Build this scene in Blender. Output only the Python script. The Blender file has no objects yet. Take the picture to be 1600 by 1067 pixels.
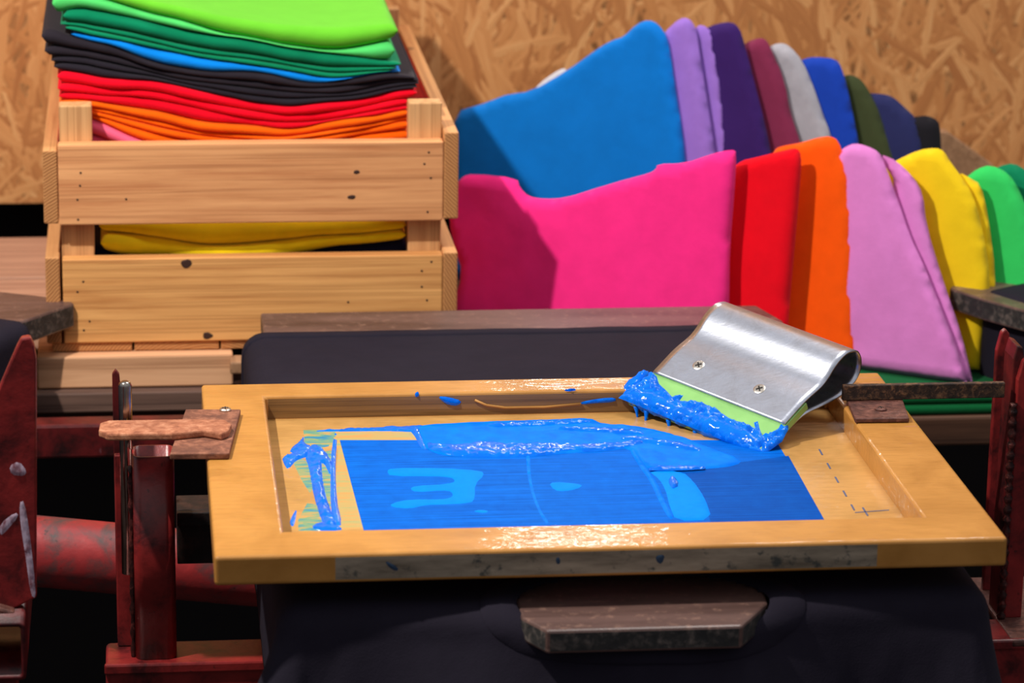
import bpy, bmesh, math, random
import numpy as np
from mathutils import Vector, noise as mnoise
from mathutils.geometry import delaunay_2d_cdt
random.seed(7)
COL = bpy.context.scene.collection
ZO = 0.95            # height of the top of the printing screen above the floor

# ------------------------------------------------------------------ camera model
F = 5067.4
PIT, YAW, ROL = 0.277, 0.1174, 0.0154
CAM = np.array([-0.0487, -2.2677, 0.8106])
cy, sy, cp, sp = math.cos(YAW), math.sin(YAW), math.cos(PIT), math.sin(PIT)
Wd = np.array([sy*cp, cy*cp, -sp]); r0 = np.array([cy, -sy, 0.]); u0 = np.cross(r0, Wd)
Rt = math.cos(ROL)*r0 + math.sin(ROL)*u0
Up = -math.sin(ROL)*r0 + math.cos(ROL)*u0

def ray(x, y):
    return Wd + (x-800)/F*Rt + (533.5-y)/F*Up
def at(x, y, X=None, Y=None, Z=None):
    """a point of the place seen in direction (x, y) at a known X, Y or height"""
    d = ray(x, y)
    t = (X-CAM[0])/d[0] if X is not None else (Y-CAM[1])/d[1] if Y is not None else (Z-CAM[2])/d[2]
    return CAM + t*d
def on_plane(x, y, p0, n):
    d = ray(x, y); t = np.dot(np.asarray(p0)-CAM, n)/np.dot(d, n)
    return CAM + t*d

# ------------------------------------------------------------------ materials
def srgb(r, g, b):
    f = lambda c: (c/12.92 if c <= .04045 else ((c+.055)/1.055)**2.4)
    return (f(r/255), f(g/255), f(b/255), 1)

class NT:
    def __init__(s, name):
        s.m = bpy.data.materials.new(name); s.m.use_nodes = True
        s.t = s.m.node_tree; s.b = s.t.nodes['Principled BSDF']
    def n(s, kind, **kw):
        nd = s.t.nodes.new('ShaderNode'+kind)
        for k, v in kw.items():
            if k.startswith('i_'): nd.inputs[k[2:].replace('_', ' ')].default_value = v
            else: setattr(nd, k, v)
        return nd
    def l(s, a, b): s.t.links.new(a, b)
    def coord(s, rot=(0,0,0), scale=(1,1,1), loc=(0,0,0)):
        tc = s.n('TexCoord'); mp = s.n('Mapping')
        mp.inputs['Rotation'].default_value = rot; mp.inputs['Scale'].default_value = scale; mp.inputs['Location'].default_value = loc
        s.l(tc.outputs['Object'], mp.inputs['Vector']); return mp.outputs['Vector']
    def noise(s, vec, scale, detail=4, rough=.55, dist=0):
        nd = s.n('TexNoise'); nd.inputs['Scale'].default_value = scale; nd.inputs['Detail'].default_value = detail
        nd.inputs['Roughness'].default_value = rough; nd.inputs['Distortion'].default_value = dist
        s.l(vec, nd.inputs['Vector']); return nd.outputs['Fac']
    def ramp(s, fac, stops, interp='LINEAR'):
        r = s.n('ValToRGB'); r.color_ramp.interpolation = interp
        el = r.color_ramp.elements
        while len(el) > 1: el.remove(el[-1])
        el[0].position, el[0].color = stops[0]
        for p, c in stops[1:]:
            e = el.new(p); e.color = c
        s.l(fac, r.inputs['Fac']); return r.outputs['Color']
    def mix(s, fac, a, b, mode='MIX'):
        m = s.n('Mix', data_type='RGBA', blend_type=mode)
        for sock, v in ((m.inputs[0], fac), (m.inputs[6], a), (m.inputs[7], b)):
            if hasattr(v, 'is_linked') or isinstance(v, bpy.types.NodeSocket): s.l(v, sock)
            else: sock.default_value = v
        return m.outputs[2]
    def math(s, op, a, b=0.0):
        m = s.n('Math', operation=op)
        for k, v in enumerate((a, b)):
            if isinstance(v, bpy.types.NodeSocket): s.l(v, m.inputs[k])
            else: m.inputs[k].default_value = v
        return m.outputs[0]
    def bump(s, h, strength=.3, dist=.002):
        b = s.n('Bump'); b.inputs['Strength'].default_value = strength; b.inputs['Distance'].default_value = dist
        s.l(h, b.inputs['Height']); s.l(b.outputs['Normal'], s.b.inputs['Normal'])
    def col(s, c):
        if isinstance(c, bpy.types.NodeSocket): s.l(c, s.b.inputs['Base Color'])
        else: s.b.inputs['Base Color'].default_value = c
    def set(s, **kw):
        for k, v in kw.items():
            sock = s.b.inputs[k.replace('_', ' ')]
            if isinstance(v, bpy.types.NodeSocket): s.l(v, sock)
            else: sock.default_value = v
        return s.m

def g(v): return (v, v, v, 1)
BW = [(0, g(0)), (1, g(1))]

def cloth(name, rgb, var=.12, bump=.25, sheen=.06):
    k = NT(name); v = k.coord()
    c = srgb(*rgb); dk = tuple(x*(1-var) for x in c[:3])+(1,)
    f = k.noise(v, 38, 5, .6)
    k.col(k.ramp(f, [(.3, dk), (.7, c)]))
    h = k.math('ADD', k.noise(v, 900, 2, .5), k.math('MULTIPLY', k.noise(v, 60, 4), 2.0))
    k.bump(h, bump, .0009)
    return k.set(Roughness=.9, Sheen_Weight=sheen, Sheen_Roughness=.5, Specular_IOR_Level=.15)

def wood(name, light, dark, axis='X', fine=1.0, knots=True, rough=.62, contrast=1.0):
    k = NT(name)
    st = {'X': (3.2, 60, 60), 'Y': (60, 3.2, 60), 'Z': (60, 60, 3.2)}[axis]
    lo = {'X': (1.1, 16, 16), 'Y': (16, 1.1, 16), 'Z': (16, 16, 1.1)}[axis]
    v = k.coord(scale=tuple(a*fine for a in st)); v2 = k.coord(scale=tuple(a*fine for a in lo), loc=(.3, .7, .2))
    f1 = k.noise(v, 1.6, 6, .62, .25); f2 = k.noise(v2, 1.4, 3, .5, .6)
    mid = tuple((a*.62+b*.38) for a, b in zip(srgb(*light), srgb(*dark)))[:3]+(1,)
    c = k.ramp(f1, [(.28, srgb(*dark)), (.46, mid), (.62, srgb(*light))])
    c = k.mix(k.math('MULTIPLY', f2, .75*contrast), c, k.ramp(f2, [(.35, srgb(*light)), (.5, mid), (.58, srgb(*light)), (.72, mid)]))
    ln = {'X': (1.2, 150, 150), 'Y': (150, 1.2, 150), 'Z': (150, 150, 1.2)}[axis]
    f4 = k.noise(k.coord(scale=tuple(a*fine for a in ln), loc=(.1, .2, .6)), 1.0, 3, .55, .3)
    c = k.mix(k.ramp(f4, [(.5, g(0)), (.6, g(.55*contrast)), (.63, g(.1))]), c, tuple(x*.72 for x in srgb(*dark)[:3])+(1,))
    if knots:
        kv = k.coord(scale=(5.5, 11, 11) if axis == 'X' else (11, 11, 11), loc=(.13, .4, .83))
        vo = k.n('TexVoronoi', feature='F1'); vo.inputs['Scale'].default_value = 1.0; k.l(kv, vo.inputs['Vector'])
        kn = k.ramp(vo.outputs['Distance'], [(.035, g(1)), (.075, g(0))])
        c = k.mix(kn, c, srgb(70, 40, 25))
    k.col(c); k.bump(f1, .35, .0012)
    return k.set(Roughness=rough, Specular_IOR_Level=.3)

def rust(name, a, b, c, scale=90, rough=.75, metal=.25):
    k = NT(name); v = k.coord()
    f = k.noise(v, scale, 8, .68, .4); f2 = k.noise(v, scale*.22, 4, .6, .3)
    col = k.ramp(f, [(.32, srgb(*a)), (.5, srgb(*b)), (.68, srgb(*c))])
    col = k.mix(k.ramp(f2, [(.4, g(0)), (.7, g(.7))]), col, srgb(*a))
    k.col(col); k.bump(f, .6, .0015)
    return k.set(Roughness=rough, Metallic=metal)

def paint_red(name, base=(128, 34, 34), dark=(64, 18, 20), chip=(150, 130, 150), rough=.34):
    k = NT(name); v = k.coord(); vs = k.coord(scale=(30, 30, 5))
    f = k.noise(v, 26, 7, .65, .3); f2 = k.noise(vs, 1.6, 6, .7, .6); f3 = k.noise(v, 120, 4, .6)
    c = k.ramp(f, [(.36, srgb(*dark)), (.52, srgb(*base)), (.75, srgb(min(255, base[0]+30), base[1]+10, base[2]+8))])
    c = k.mix(k.ramp(f2, [(.66, g(0)), (.74, g(.75))]), c, srgb(*chip))
    c = k.mix(k.ramp(f3, [(.66, g(0)), (.70, g(.6))]), c, srgb(30, 20, 20))
    k.col(c); k.bump(k.math('ADD', f, k.math('MULTIPLY', f3, .4)), .45, .0012)
    return k.set(Roughness=rough)

M = {}
M['crate'] = wood('crate pine', (246, 178, 120), (190, 114, 68))
M['crate_low'] = wood('crate pine yellow', (248, 184, 112), (194, 122, 64), contrast=.8)
M['crate_y'] = wood('crate pine side', (226, 168, 110), (176, 112, 64), axis='Y')
M['crate_z'] = wood('crate post', (222, 172, 118), (186, 128, 78), axis='Z', knots=False)
def endgrain():
    k = NT('end grain'); v = k.coord(scale=(1, 0, 1), rot=(0, .5, 0), loc=(.08, 0, .05))
    w = k.n('TexWave', wave_type='RINGS', rings_direction='SPHERICAL'); w.inputs['Scale'].default_value = 110
    w.inputs['Distortion'].default_value = 3; w.inputs['Detail'].default_value = 3; k.l(v, w.inputs['Vector'])
    k.col(k.ramp(w.outputs['Fac'], [(.1, srgb(166, 106, 58)), (.6, srgb(196, 134, 78)), (1, srgb(206, 146, 88))])); k.bump(w.outputs['Fac'], .3, .001)
    return k.set(Roughness=.8)
M['end'] = endgrain()
M['pallet'] = wood('pallet plank', (214, 168, 140), (150, 104, 84), knots=False)
M['beam'] = wood('beam pine', (240, 186, 142), (184, 124, 84), fine=.8, knots=False)
M['beam_dark'] = wood('weathered edge', (120, 92, 80), (58, 40, 36), knots=False)
M['bench'] = wood('bench boards', (92, 62, 46), (40, 26, 20), knots=False)
M['plank'] = wood('pale plank', (176, 134, 100), (140, 100, 70), axis='Y', knots=False)

def osb():
    k = NT('oriented strand board')
    base = k.coord()
    nd = k.n('TexNoise'); nd.inputs['Scale'].default_value = 9; nd.inputs['Detail'].default_value = 2; k.l(base, nd.inputs['Vector'])
    dist = k.mix(.02, base, nd.outputs['Color'], 'ADD')
    cur_h = None; cur_c = None
    for i, (ang, sx, sz) in enumerate([(.25, 10, 90), (1.15, 9, 84), (-.55, 11, 96), (1.9, 9, 80), (.8, 12, 130), (-1.0, 10, 110), (1.5, 8, 90), (1.35, 13, 150), (-1.35, 11, 110)]):
        mp = k.n('Mapping'); mp.vector_type = 'POINT'
        mp.inputs['Rotation'].default_value = (0, ang, 0); mp.inputs['Location'].default_value = (.37*i, .0, .71*i)
        k.l(dist, mp.inputs['Vector'])
        m2 = k.n('Mapping'); m2.inputs['Scale'].default_value = (sx, 0.01, sz); k.l(mp.outputs['Vector'], m2.inputs['Vector'])
        vo = k.n('TexVoronoi', feature='F1'); vo.inputs['Scale'].default_value = 1.0; vo.inputs['Randomness'].default_value = 1.0
        k.l(m2.outputs['Vector'], vo.inputs['Vector'])
        sep = k.n('SeparateColor'); k.l(vo.outputs['Color'], sep.inputs['Color'])
        m3 = k.n('Mapping'); m3.inputs['Scale'].default_value = (1, 1, 3.2); k.l(m2.outputs['Vector'], m3.inputs['Vector']); gr = k.noise(m3.outputs['Vector'], 1.2, 5, .68)
        val = k.math('ADD', k.math('MULTIPLY', sep.outputs['Green'], .5), k.math('MULTIPLY', gr, .6))
        c = k.ramp(val, [(.06, srgb(128, 76, 42)), (.24, srgb(176, 112, 64)), (.5, srgb(202, 136, 80)), (.75, srgb(218, 154, 96)), (.95, srgb(240, 190, 130))])
        hgt = k.math('SUBTRACT', sep.outputs['Red'], k.math('MULTIPLY', vo.outputs['Distance'], .45))
        if cur_c is None: cur_h, cur_c = hgt, c
        else:
            sel = k.math('GREATER_THAN', hgt, cur_h)
            cur_c = k.mix(sel, cur_c, c); cur_h = k.math('MAXIMUM', hgt, cur_h)
    dark = k.ramp(cur_h, [(.34, g(.45)), (.52, g(1))])
    k.col(k.mix(1.0, cur_c, dark, 'MULTIPLY')); k.bump(cur_h, .5, .003)
    return k.set(Roughness=.6, Specular_IOR_Level=.3)
M['osb'] = osb()

def tape(name, rgb, rgb2, rough=.3):
    k = NT(name); v = k.coord(); v2 = k.coord(scale=(7, 40, 40))
    f = k.noise(v, 14, 5, .6, .5); f2 = k.noise(v2, 1.2, 6, .6, .3)
    c = k.ramp(f, [(.3, srgb(*rgb2)), (.6, srgb(*rgb))]); k.col(c)
    k.bump(k.math('ADD', k.math('MULTIPLY', f2, .6), f), .32, .0018)
    v3 = k.coord(scale=(45, 150, 150)); b2 = k.n('Bump'); b2.inputs['Strength'].default_value = 1.0; b2.inputs['Distance'].default_value = .0012
    k.l(k.math('ADD', k.noise(v3, 1.0, 1.5, .5), k.math('MULTIPLY', f, 1.5)), b2.inputs['Height']); k.l(b2.outputs['Normal'], k.b.inputs['Coat Normal'])
    return k.set(Roughness=rough, Coat_Weight=.42, Coat_Roughness=.03, Specular_IOR_Level=.3)
M['tape'] = tape('brown packing tape', (194, 137, 67), (168, 114, 48), .42)
M['tape_floor'] = tape('tape over the mesh', (204, 154, 90), (170, 128, 70), .3)
def bare():
    k = NT('stained frame wood'); v = k.coord(scale=(10, 60, 60)); v3 = k.coord()
    f = k.noise(v, 1.5, 6, .65); f2 = k.noise(v3, 55, 4, .7)
    c = k.ramp(f, [(.3, srgb(104, 92, 76)), (.65, srgb(168, 152, 130))])
    c = k.mix(k.ramp(f2, [(.57, g(0)), (.66, g(.8))]), c, srgb(36, 48, 50))
    c = k.mix(k.ramp(k.noise(v3, 22, 3, .6), [(.62, g(0)), (.75, g(.6))]), c, srgb(130, 92, 60))
    k.col(c); return k.set(Roughness=.7)
M['bare'] = bare()
k = NT('dark blue green stain'); k.col(srgb(34, 58, 84)); M['stain'] = k.set(Roughness=.6)
M['inner'] = wood('brown inner rail', (150, 112, 66), (92, 66, 38), knots=False, rough=.35)

def ink_mat(name, rgb, rgb2, rough=.16, bump=.5, streak=False, spec=.5):
    k = NT(name); v = k.coord()
    f = k.noise(v, 70, 5, .6, .4)
    if streak:
        vs = k.coord(scale=(5, 240, 1)); fs = k.noise(vs, 1.4, 6, .62)
        f = k.math('ADD', k.math('MULTIPLY', fs, .75), k.math('MULTIPLY', f, .25))
    k.col(k.ramp(f, [(.32, srgb(*rgb2)), (.62, srgb(*rgb))]))
    k.bump(k.noise(k.coord(scale=(1, 1.6, 1)), 210, 1.5, .5, .6) if not streak else f, bump, .0012 if not streak else .0003)
    return k.set(Roughness=rough, Specular_IOR_Level=spec)
M['ink'] = ink_mat('wet blue ink', (0, 116, 234), (0, 100, 220), .07, .42, False, .22)
M['ink_film'] = ink_mat('blue printed film', (0, 106, 214), (0, 74, 170), .6, .25, True, .03)
M['ink_dark'] = ink_mat('thin blue film', (0, 86, 182), (0, 58, 142), .6, .25, True, .03)
M['ink_light'] = ink_mat('pooled blue ink', (0, 132, 246), (0, 126, 240), .55, .03, False, .02)
M['ink_smooth'] = ink_mat('smooth blue ink', (0, 120, 236), (0, 104, 222), .5, .06, False, .02)
def haze(name, stops, sc):
    k = NT(name); f = k.noise(k.coord(scale=sc), 1.5, 6, .66, .5)
    k.col(k.ramp(f, stops)); return k.set(Roughness=.35, Specular_IOR_Level=.25)
tp = srgb(200, 150, 86)
M['ink_teal'] = haze('teal wiped ink', [(.36, tp), (.5, srgb(110, 158, 118)), (.64, srgb(20, 124, 168)), (.76, srgb(0, 112, 216))], (22, 90, 40))
M['ink_sand'] = haze('faint wiped ink', [(.4, tp), (.58, srgb(176, 164, 104)), (.72, srgb(120, 158, 116))], (14, 120, 40))
def metal(name, rgb, rough=.25, scratch=.12, axis=None):
    k = NT(name); v = k.coord(); f = k.noise(v, 46, 7, .7, .5); v2 = k.coord(rot=(0, 0, .98), scale=(14, 300, 300)); f2 = k.noise(v2, 1.2, 5, .6)
    k.col(k.ramp(f, [(.3, srgb(*[int(c*.74) for c in rgb])), (.65, srgb(*rgb))]))
    k.bump(k.math('ADD', f2, f), scratch, .0006)
    return k.set(Metallic=1.0, Roughness=k.ramp(f, [(.3, g(rough*1.5)), (.7, g(rough))]))
M['alu'] = metal('brushed aluminium', (226, 231, 244), .25, .2)
M['chrome'] = metal('worn chrome rod', (200, 188, 176), .14, .05)
M['screw'] = metal('screw head', (214, 208, 198), .3, .05)
k = NT('screw slot'); k.col(srgb(25, 22, 20)); M['slot'] = k.set(Roughness=.8)
k = NT('green squeegee rubber'); k.col(k.ramp(k.noise(k.coord(), 40, 4), [(.3, srgb(128, 184, 104)), (.7, srgb(146, 202, 118))])); M['rubber'] = k.set(Roughness=.32, Subsurface_Weight=.1, Subsurface_Radius=(.004, .006, .003))
M['rust'] = rust('light rusty steel', (122, 66, 42), (172, 108, 76), (206, 146, 112), 110, .8, .0)
M['rust_mid'] = rust('brown rusty steel', (84, 46, 32), (132, 80, 58), (176, 116, 88), 110, .75, .0)
M['rust_dark'] = rust('dark mottled rust', (22, 16, 13), (66, 44, 32), (148, 104, 70), 190, .7, .1)
M['rust_plate'] = rust('brown rusty plate', (60, 32, 28), (104, 62, 52), (140, 92, 78), 140, .55, .1)
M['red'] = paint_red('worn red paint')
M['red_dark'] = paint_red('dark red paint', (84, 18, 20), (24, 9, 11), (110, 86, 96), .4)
M['red_pipe'] = paint_red('worn red pipe paint', (146, 44, 46), (70, 60, 60), (190, 120, 124), .4)
M['weld'] = rust('weld bead', (20, 12, 12), (60, 24, 22), (130, 60, 54), 160, .35, .3)
M['black_steel'] = rust('grimy black steel', (12, 10, 10), (30, 20, 18), (64, 40, 32), 80, .6, .2)
def board_mat(name, a, b, c):
    k = NT(name); v = k.coord(scale=(4, 26, 26)); v2 = k.coord()
    f = k.noise(v, 1.6, 6, .6, .3); f2 = k.noise(v2, 120, 5, .7)
    cc = k.ramp(f, [(.3, srgb(*a)), (.6, srgb(*b))]); cc = k.mix(k.ramp(f2, [(.55, g(0)), (.72, g(.7))]), cc, srgb(*c))
    k.col(cc); k.bump(f2, .3, .0008); return k.set(Roughness=.36)
M['board'] = board_mat('dark varnished board', (66, 48, 44), (100, 76, 70), (150, 116, 100))
M['board_edge'] = rust('chipped board edge', (30, 30, 30), (48, 46, 44), (116, 104, 96), 120, .6, 0)
M['tee'] = cloth('black jersey', (33, 29, 41), .15, .3, .0)
k = NT('shade black back wall'); k.col(srgb(22, 16, 18)); M['dark'] = k.set(Roughness=.95)  # black stands in for the shadow in the gap below the strand board
k = NT('dark concrete floor'); k.col(k.ramp(k.noise(k.coord(), 6, 6), [(.3, srgb(30, 20, 20)), (.7, srgb(52, 34, 32))])); M['floor'] = k.set(Roughness=.85)
k = NT('nail head'); k.col(srgb(40, 26, 22)); M['nail'] = k.set(Roughness=.6)
k = NT('dark wood knot'); k.col(srgb(62, 34, 22)); M['knot'] = k.set(Roughness=.7)
k = NT('white neck label'); k.col(srgb(216, 212, 216)); M['label'] = k.set(Roughness=.8)

# ------------------------------------------------------------------ object helpers
ROOT = {}
def tag(o, label=None, cat=None, group=None, kind=None):
    if label: o['label'] = label
    if cat: o['category'] = cat
    if group: o['group'] = group
    if kind: o['kind'] = kind
    return o
def thing(name, loc, label, cat, group=None):
    o = bpy.data.objects.new(name, None); COL.objects.link(o); o.empty_display_size = .05
    o.location = (loc[0], loc[1], loc[2]+ZO); ROOT[o] = np.array(loc, float)
    return tag(o, label, cat, group)
def obj(name, vf, mat, parent=None, smooth=False, fm=None):
    verts, faces = vf
    V = np.array(verts, float)
    if parent is None:
        lo, hi = V.min(0), V.max(0); base = np.array([(lo[0]+hi[0])/2, (lo[1]+hi[1])/2, lo[2]])
    else: base = ROOT[parent]
    me = bpy.data.meshes.new(name); me.from_pydata((V-base).tolist(), [], [list(map(int, f)) for f in faces])
    for m in (mat if isinstance(mat, (list, tuple)) else [mat]): me.materials.append(m)
    if fm is not None:
        for p, i in zip(me.polygons, fm): p.material_index = i
    bm = bmesh.new(); bm.from_mesh(me); bmesh.ops.recalc_face_normals(bm, faces=bm.faces); bm.to_mesh(me); bm.free()
    if smooth:
        me.polygons.foreach_set('use_smooth', [True]*len(me.polygons))
    me.update()
    o = bpy.data.objects.new(name, me); COL.objects.link(o)
    if parent is None: o.location = (base[0], base[1], base[2]+ZO)
    else: o.parent = parent
    ROOT[o] = base
    return o

def from_bm(bm, with_mat=False):
    bm.verts.index_update()
    v = [tuple(x.co) for x in bm.verts]; f = [[q.index for q in p.verts] for p in bm.faces]
    fm = [p.material_index for p in bm.faces]; bm.free()
    return ((v, f), fm) if with_mat else (v, f)
def bev(bm, r, seg=2, ang=.6):
    if r > 0:
        es = [e for e in bm.edges if len(e.link_faces) == 2 and e.calc_face_angle(0) > ang]
        bmesh.ops.bevel(bm, geom=es, offset=r, segments=seg, profile=.5, affect='EDGES', clamp_overlap=True)
def box(x0, x1, y0, y1, z0, z1, r=.0012, seg=2):
    bm = bmesh.new(); bmesh.ops.create_cube(bm, size=1)
    for v in bm.verts: v.co = Vector(((x0+x1)/2+v.co.x*(x1-x0), (y0+y1)/2+v.co.y*(y1-y0), (z0+z1)/2+v.co.z*(z1-z0)))
    bev(bm, r, seg); return from_bm(bm)
def prism(pts, vec, r=.001, seg=2):
    bm = bmesh.new(); vec = Vector(vec)
    a = [bm.verts.new(Vector(p)) for p in pts]; b = [bm.verts.new(Vector(p)+vec) for p in pts]
    bm.faces.new(a); bm.faces.new(b[::-1])
    for i in range(len(pts)): bm.faces.new([a[i], b[i], b[(i+1) % len(pts)], a[(i+1) % len(pts)]][::-1])
    bmesh.ops.recalc_face_normals(bm, faces=bm.faces)
    bev(bm, r, seg); return from_bm(bm)
def tube(pts, rad, seg=12, cap=True):
    pts = [Vector(p) for p in pts]; n = len(pts); V = []; Fc = []
    rad = [rad]*n if not hasattr(rad, '__len__') else rad
    up = None
    for i, p in enumerate(pts):
        t = (pts[min(i+1, n-1)]-pts[max(i-1, 0)]).normalized()
        a = Vector((0, 0, 1)) if abs(t.z) < .9 else Vector((1, 0, 0))
        s = t.cross(a).normalized(); u = s.cross(t)
        for k_ in range(seg):
            q = 2*math.pi*k_/seg; V.append(tuple(p+(s*math.cos(q)+u*math.sin(q))*rad[i]))
    for i in range(n-1):
        for k_ in range(seg):
            Fc.append([i*seg+k_, i*seg+(k_+1) % seg, (i+1)*seg+(k_+1) % seg, (i+1)*seg+k_])
    if cap: Fc += [list(range(seg)), list(range((n-1)*seg, n*seg))]
    return V, Fc
def disc(c, nrm, r, h, seg=20, dome=0.35):
    """a flat domed button: screw head, nail head"""
    c = Vector(c); n = Vector(nrm).normalized(); a = Vector((1, 0, 0)) if abs(n.x) < .8 else Vector((0, 1, 0))
    s = n.cross(a).normalized(); u = n.cross(s); V = []; Fc = []
    rings = [(1, 0), (1, h*.6), (.8, h), (.0, h*(1+dome))]
    for rr, hh in rings[:-1]:
        for k_ in range(seg):
            q = 2*math.pi*k_/seg; V.append(tuple(c+(s*math.cos(q)+u*math.sin(q))*r*rr+n*hh))
    V.append(tuple(c+n*rings[-1][1])); top = len(V)-1
    for i in range(2):
        for k_ in range(seg): Fc.append([i*seg+k_, i*seg+(k_+1) % seg, (i+1)*seg+(k_+1) % seg, (i+1)*seg+k_])
    for k_ in range(seg): Fc.append([2*seg+k_, 2*seg+(k_+1) % seg, top])
    Fc.append(list(range(seg)))
    return V, Fc
def merge(*vfs):
    V = []; Fc = []
    for v, f in vfs:
        o = len(V); V += [tuple(x) for x in v]; Fc += [[i+o for i in q] for q in f]
    return V, Fc
def cross_slot(c, nrm, r, w, h):
    c = Vector(c); n = Vector(nrm).normalized(); a = Vector((1, 0, 0)) if abs(n.x) < .8 else Vector((0, 1, 0))
    s = n.cross(a).normalized(); u = n.cross(s); out = []
    for p, q in ((s, u), (u, s)):
        out.append(prism([c+p*r+q*w, c-p*r+q*w, c-p*r-q*w, c+p*r-q*w], n*h, 0))
    return merge(*out)

def poly_dist(P, poly):
    A = np.array(poly); B = np.roll(A, -1, 0); d = np.full(len(P), 1e9)
    for a, b in zip(A, B):
        ab = b-a; L = max(ab@ab, 1e-12); t = np.clip(((P-a)@ab)/L, 0, 1); q = a+t[:, None]*ab
        d = np.minimum(d, np.hypot(*(P-q).T))
    return d
def inside(P, poly):
    A = np.array(poly); B = np.roll(A, -1, 0); c = np.zeros(len(P), bool)
    for a, b in zip(A, B):
        cond = ((a[1] > P[:, 1]) != (b[1] > P[:, 1]))
        with np.errstate(divide='ignore', invalid='ignore'):
            xi = (b[0]-a[0])*(P[:, 1]-a[1])/(b[1]-a[1]+1e-15)+a[0]
        c ^= cond & (P[:, 0] < xi)
    return c
def resample(poly, step):
    out = []
    for i, a in enumerate(poly):
        b = poly[(i+1) % len(poly)]; a = np.array(a); b = np.array(b); n = max(1, int(round(np.linalg.norm(b-a)/step)))
        for k_ in range(n): out.append(a+(b-a)*k_/n)
    return out
def smooth_poly(poly, it=1):
    for _ in range(it):
        q = []
        for i, a in enumerate(poly):
            b = poly[(i+1) % len(poly)]; a = np.array(a); b = np.array(b); q += [a*.75+b*.25, a*.25+b*.75]
        poly = q
    return poly
def fill2d(poly, step):
    """triangulated fill of an outline: points, triangles, distance to the outline"""
    b = resample(poly, step); b = [np.array(p) for p in b]; nb = len(b); arr = np.array(b)
    lo, hi = arr.min(0), arr.max(0)
    gx, gy = np.meshgrid(np.arange(lo[0], hi[0], step), np.arange(lo[1], hi[1], step)); gp = np.c_[gx.ravel(), gy.ravel()]
    gp = gp + (np.random.RandomState(3).rand(*gp.shape)-.5)*step*.2
    ok = inside(gp, b); gp = gp[ok]; dd = poly_dist(gp, b); gp = gp[dd > step*.45]
    # extra rows close to the rim so that rounded rims stay round
    pts = [Vector(p) for p in arr.tolist()]+[Vector(p) for p in gp.tolist()]
    ov, oe, of, *_ = delaunay_2d_cdt(pts, [(i, (i+1) % nb) for i in range(nb)], [], 1, 1e-7)
    P = np.array([[v.x, v.y] for v in ov]); return P, [list(f) for f in of], poly_dist(P, b)
def fbm(p, s, seed=0, octv=3):
    return mnoise.fractal(Vector((p[0]*s+seed*7.3, p[1]*s+seed*3.1, (p[2] if len(p) > 2 else 0)*s+seed*1.7)), 1.0, 2.0, octv)

def blob(poly, z, h, rim, step=.003, noise=.0006, nscale=180, seed=0, sm=1, frame=None):
    """a pool or ridge of ink lying on a surface; poly in plane coordinates"""
    poly = smooth_poly([np.array(p, float) for p in poly], sm)
    P, T, d = fill2d(poly, step)
    prof = np.sqrt(np.clip(1-(1-np.clip(d/rim, 0, 1))**2, 0, 1))
    V = []
    for p, w in zip(P, prof):
        q = h*w + noise*w*fbm((p[0], p[1]), nscale, seed)
        if frame is None: V.append((p[0], p[1], z+max(q, 0)))
        else:
            o, s, u, n = frame; V.append(tuple(o+s*p[0]+u*p[1]+n*(z+q)))
    return V, T

def slab(poly, frame, th, rim=None, step=.007, wr=.002, ws=14, seed=0, sm=1, off=0.0, lean=None):
    """a folded piece of cloth: outline in plane coordinates, rounded rim, soft wrinkles. front surface lies in the plane, thickness behind."""
    o, s, u, n = frame; rim = rim or th*.55
    poly = smooth_poly([np.array(p, float) for p in poly], sm)
    P, T, d = fill2d(poly, step)
    V = []; nv = len(P)
    prof = np.sqrt(np.clip(1-(1-np.clip(d/rim, 0, 1))**2, 0, 1))
    soft = np.clip(d/.03, 0, 1)
    for side in (1, -1):
        for p, w, k_ in zip(P, prof, soft):
            q = -th/2-off + side*th/2*w + (wr*k_*fbm((p[0], p[1]*.45), ws, seed) if side == 1 else 0)
            V.append(tuple(o+s*p[0]+u*p[1]+n*q))
    Fc = [list(t) for t in T]+[[i+nv for i in t[::-1]] for t in T]
    # weld the rim
    bm = bmesh.new(); vs = [bm.verts.new(v) for v in V]; bm.verts.ensure_lookup_table()
    for f in Fc:
        try: bm.faces.new([vs[i] for i in f])
        except ValueError: pass
    bmesh.ops.remove_doubles(bm, verts=bm.verts, dist=1e-5)
    return from_bm(bm)

# ------------------------------------------------------------------ the room
def struct(name, vf, m):
    return tag(obj(name, vf, m), kind='structure')
o = struct('floor', box(-3.2, 4.2, -3.2, 2.2, -ZO-.05, -ZO, 0), M['floor']); tag(o, 'dark concrete floor under the press', 'floor')
o = struct('wall_back', box(-1.6, 2.6, 1.60, 1.618, -.112, 1.35, 0), M['osb']); tag(o, 'tan strand board wall behind the shirts', 'wall')
o = struct('wall_rear', box(-3.2, 4.2, 1.75, 1.80, -ZO, 1.9, 0), M['dark']); tag(o, 'wall coloured black as shade in the gap below the strand board', 'wall')

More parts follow.
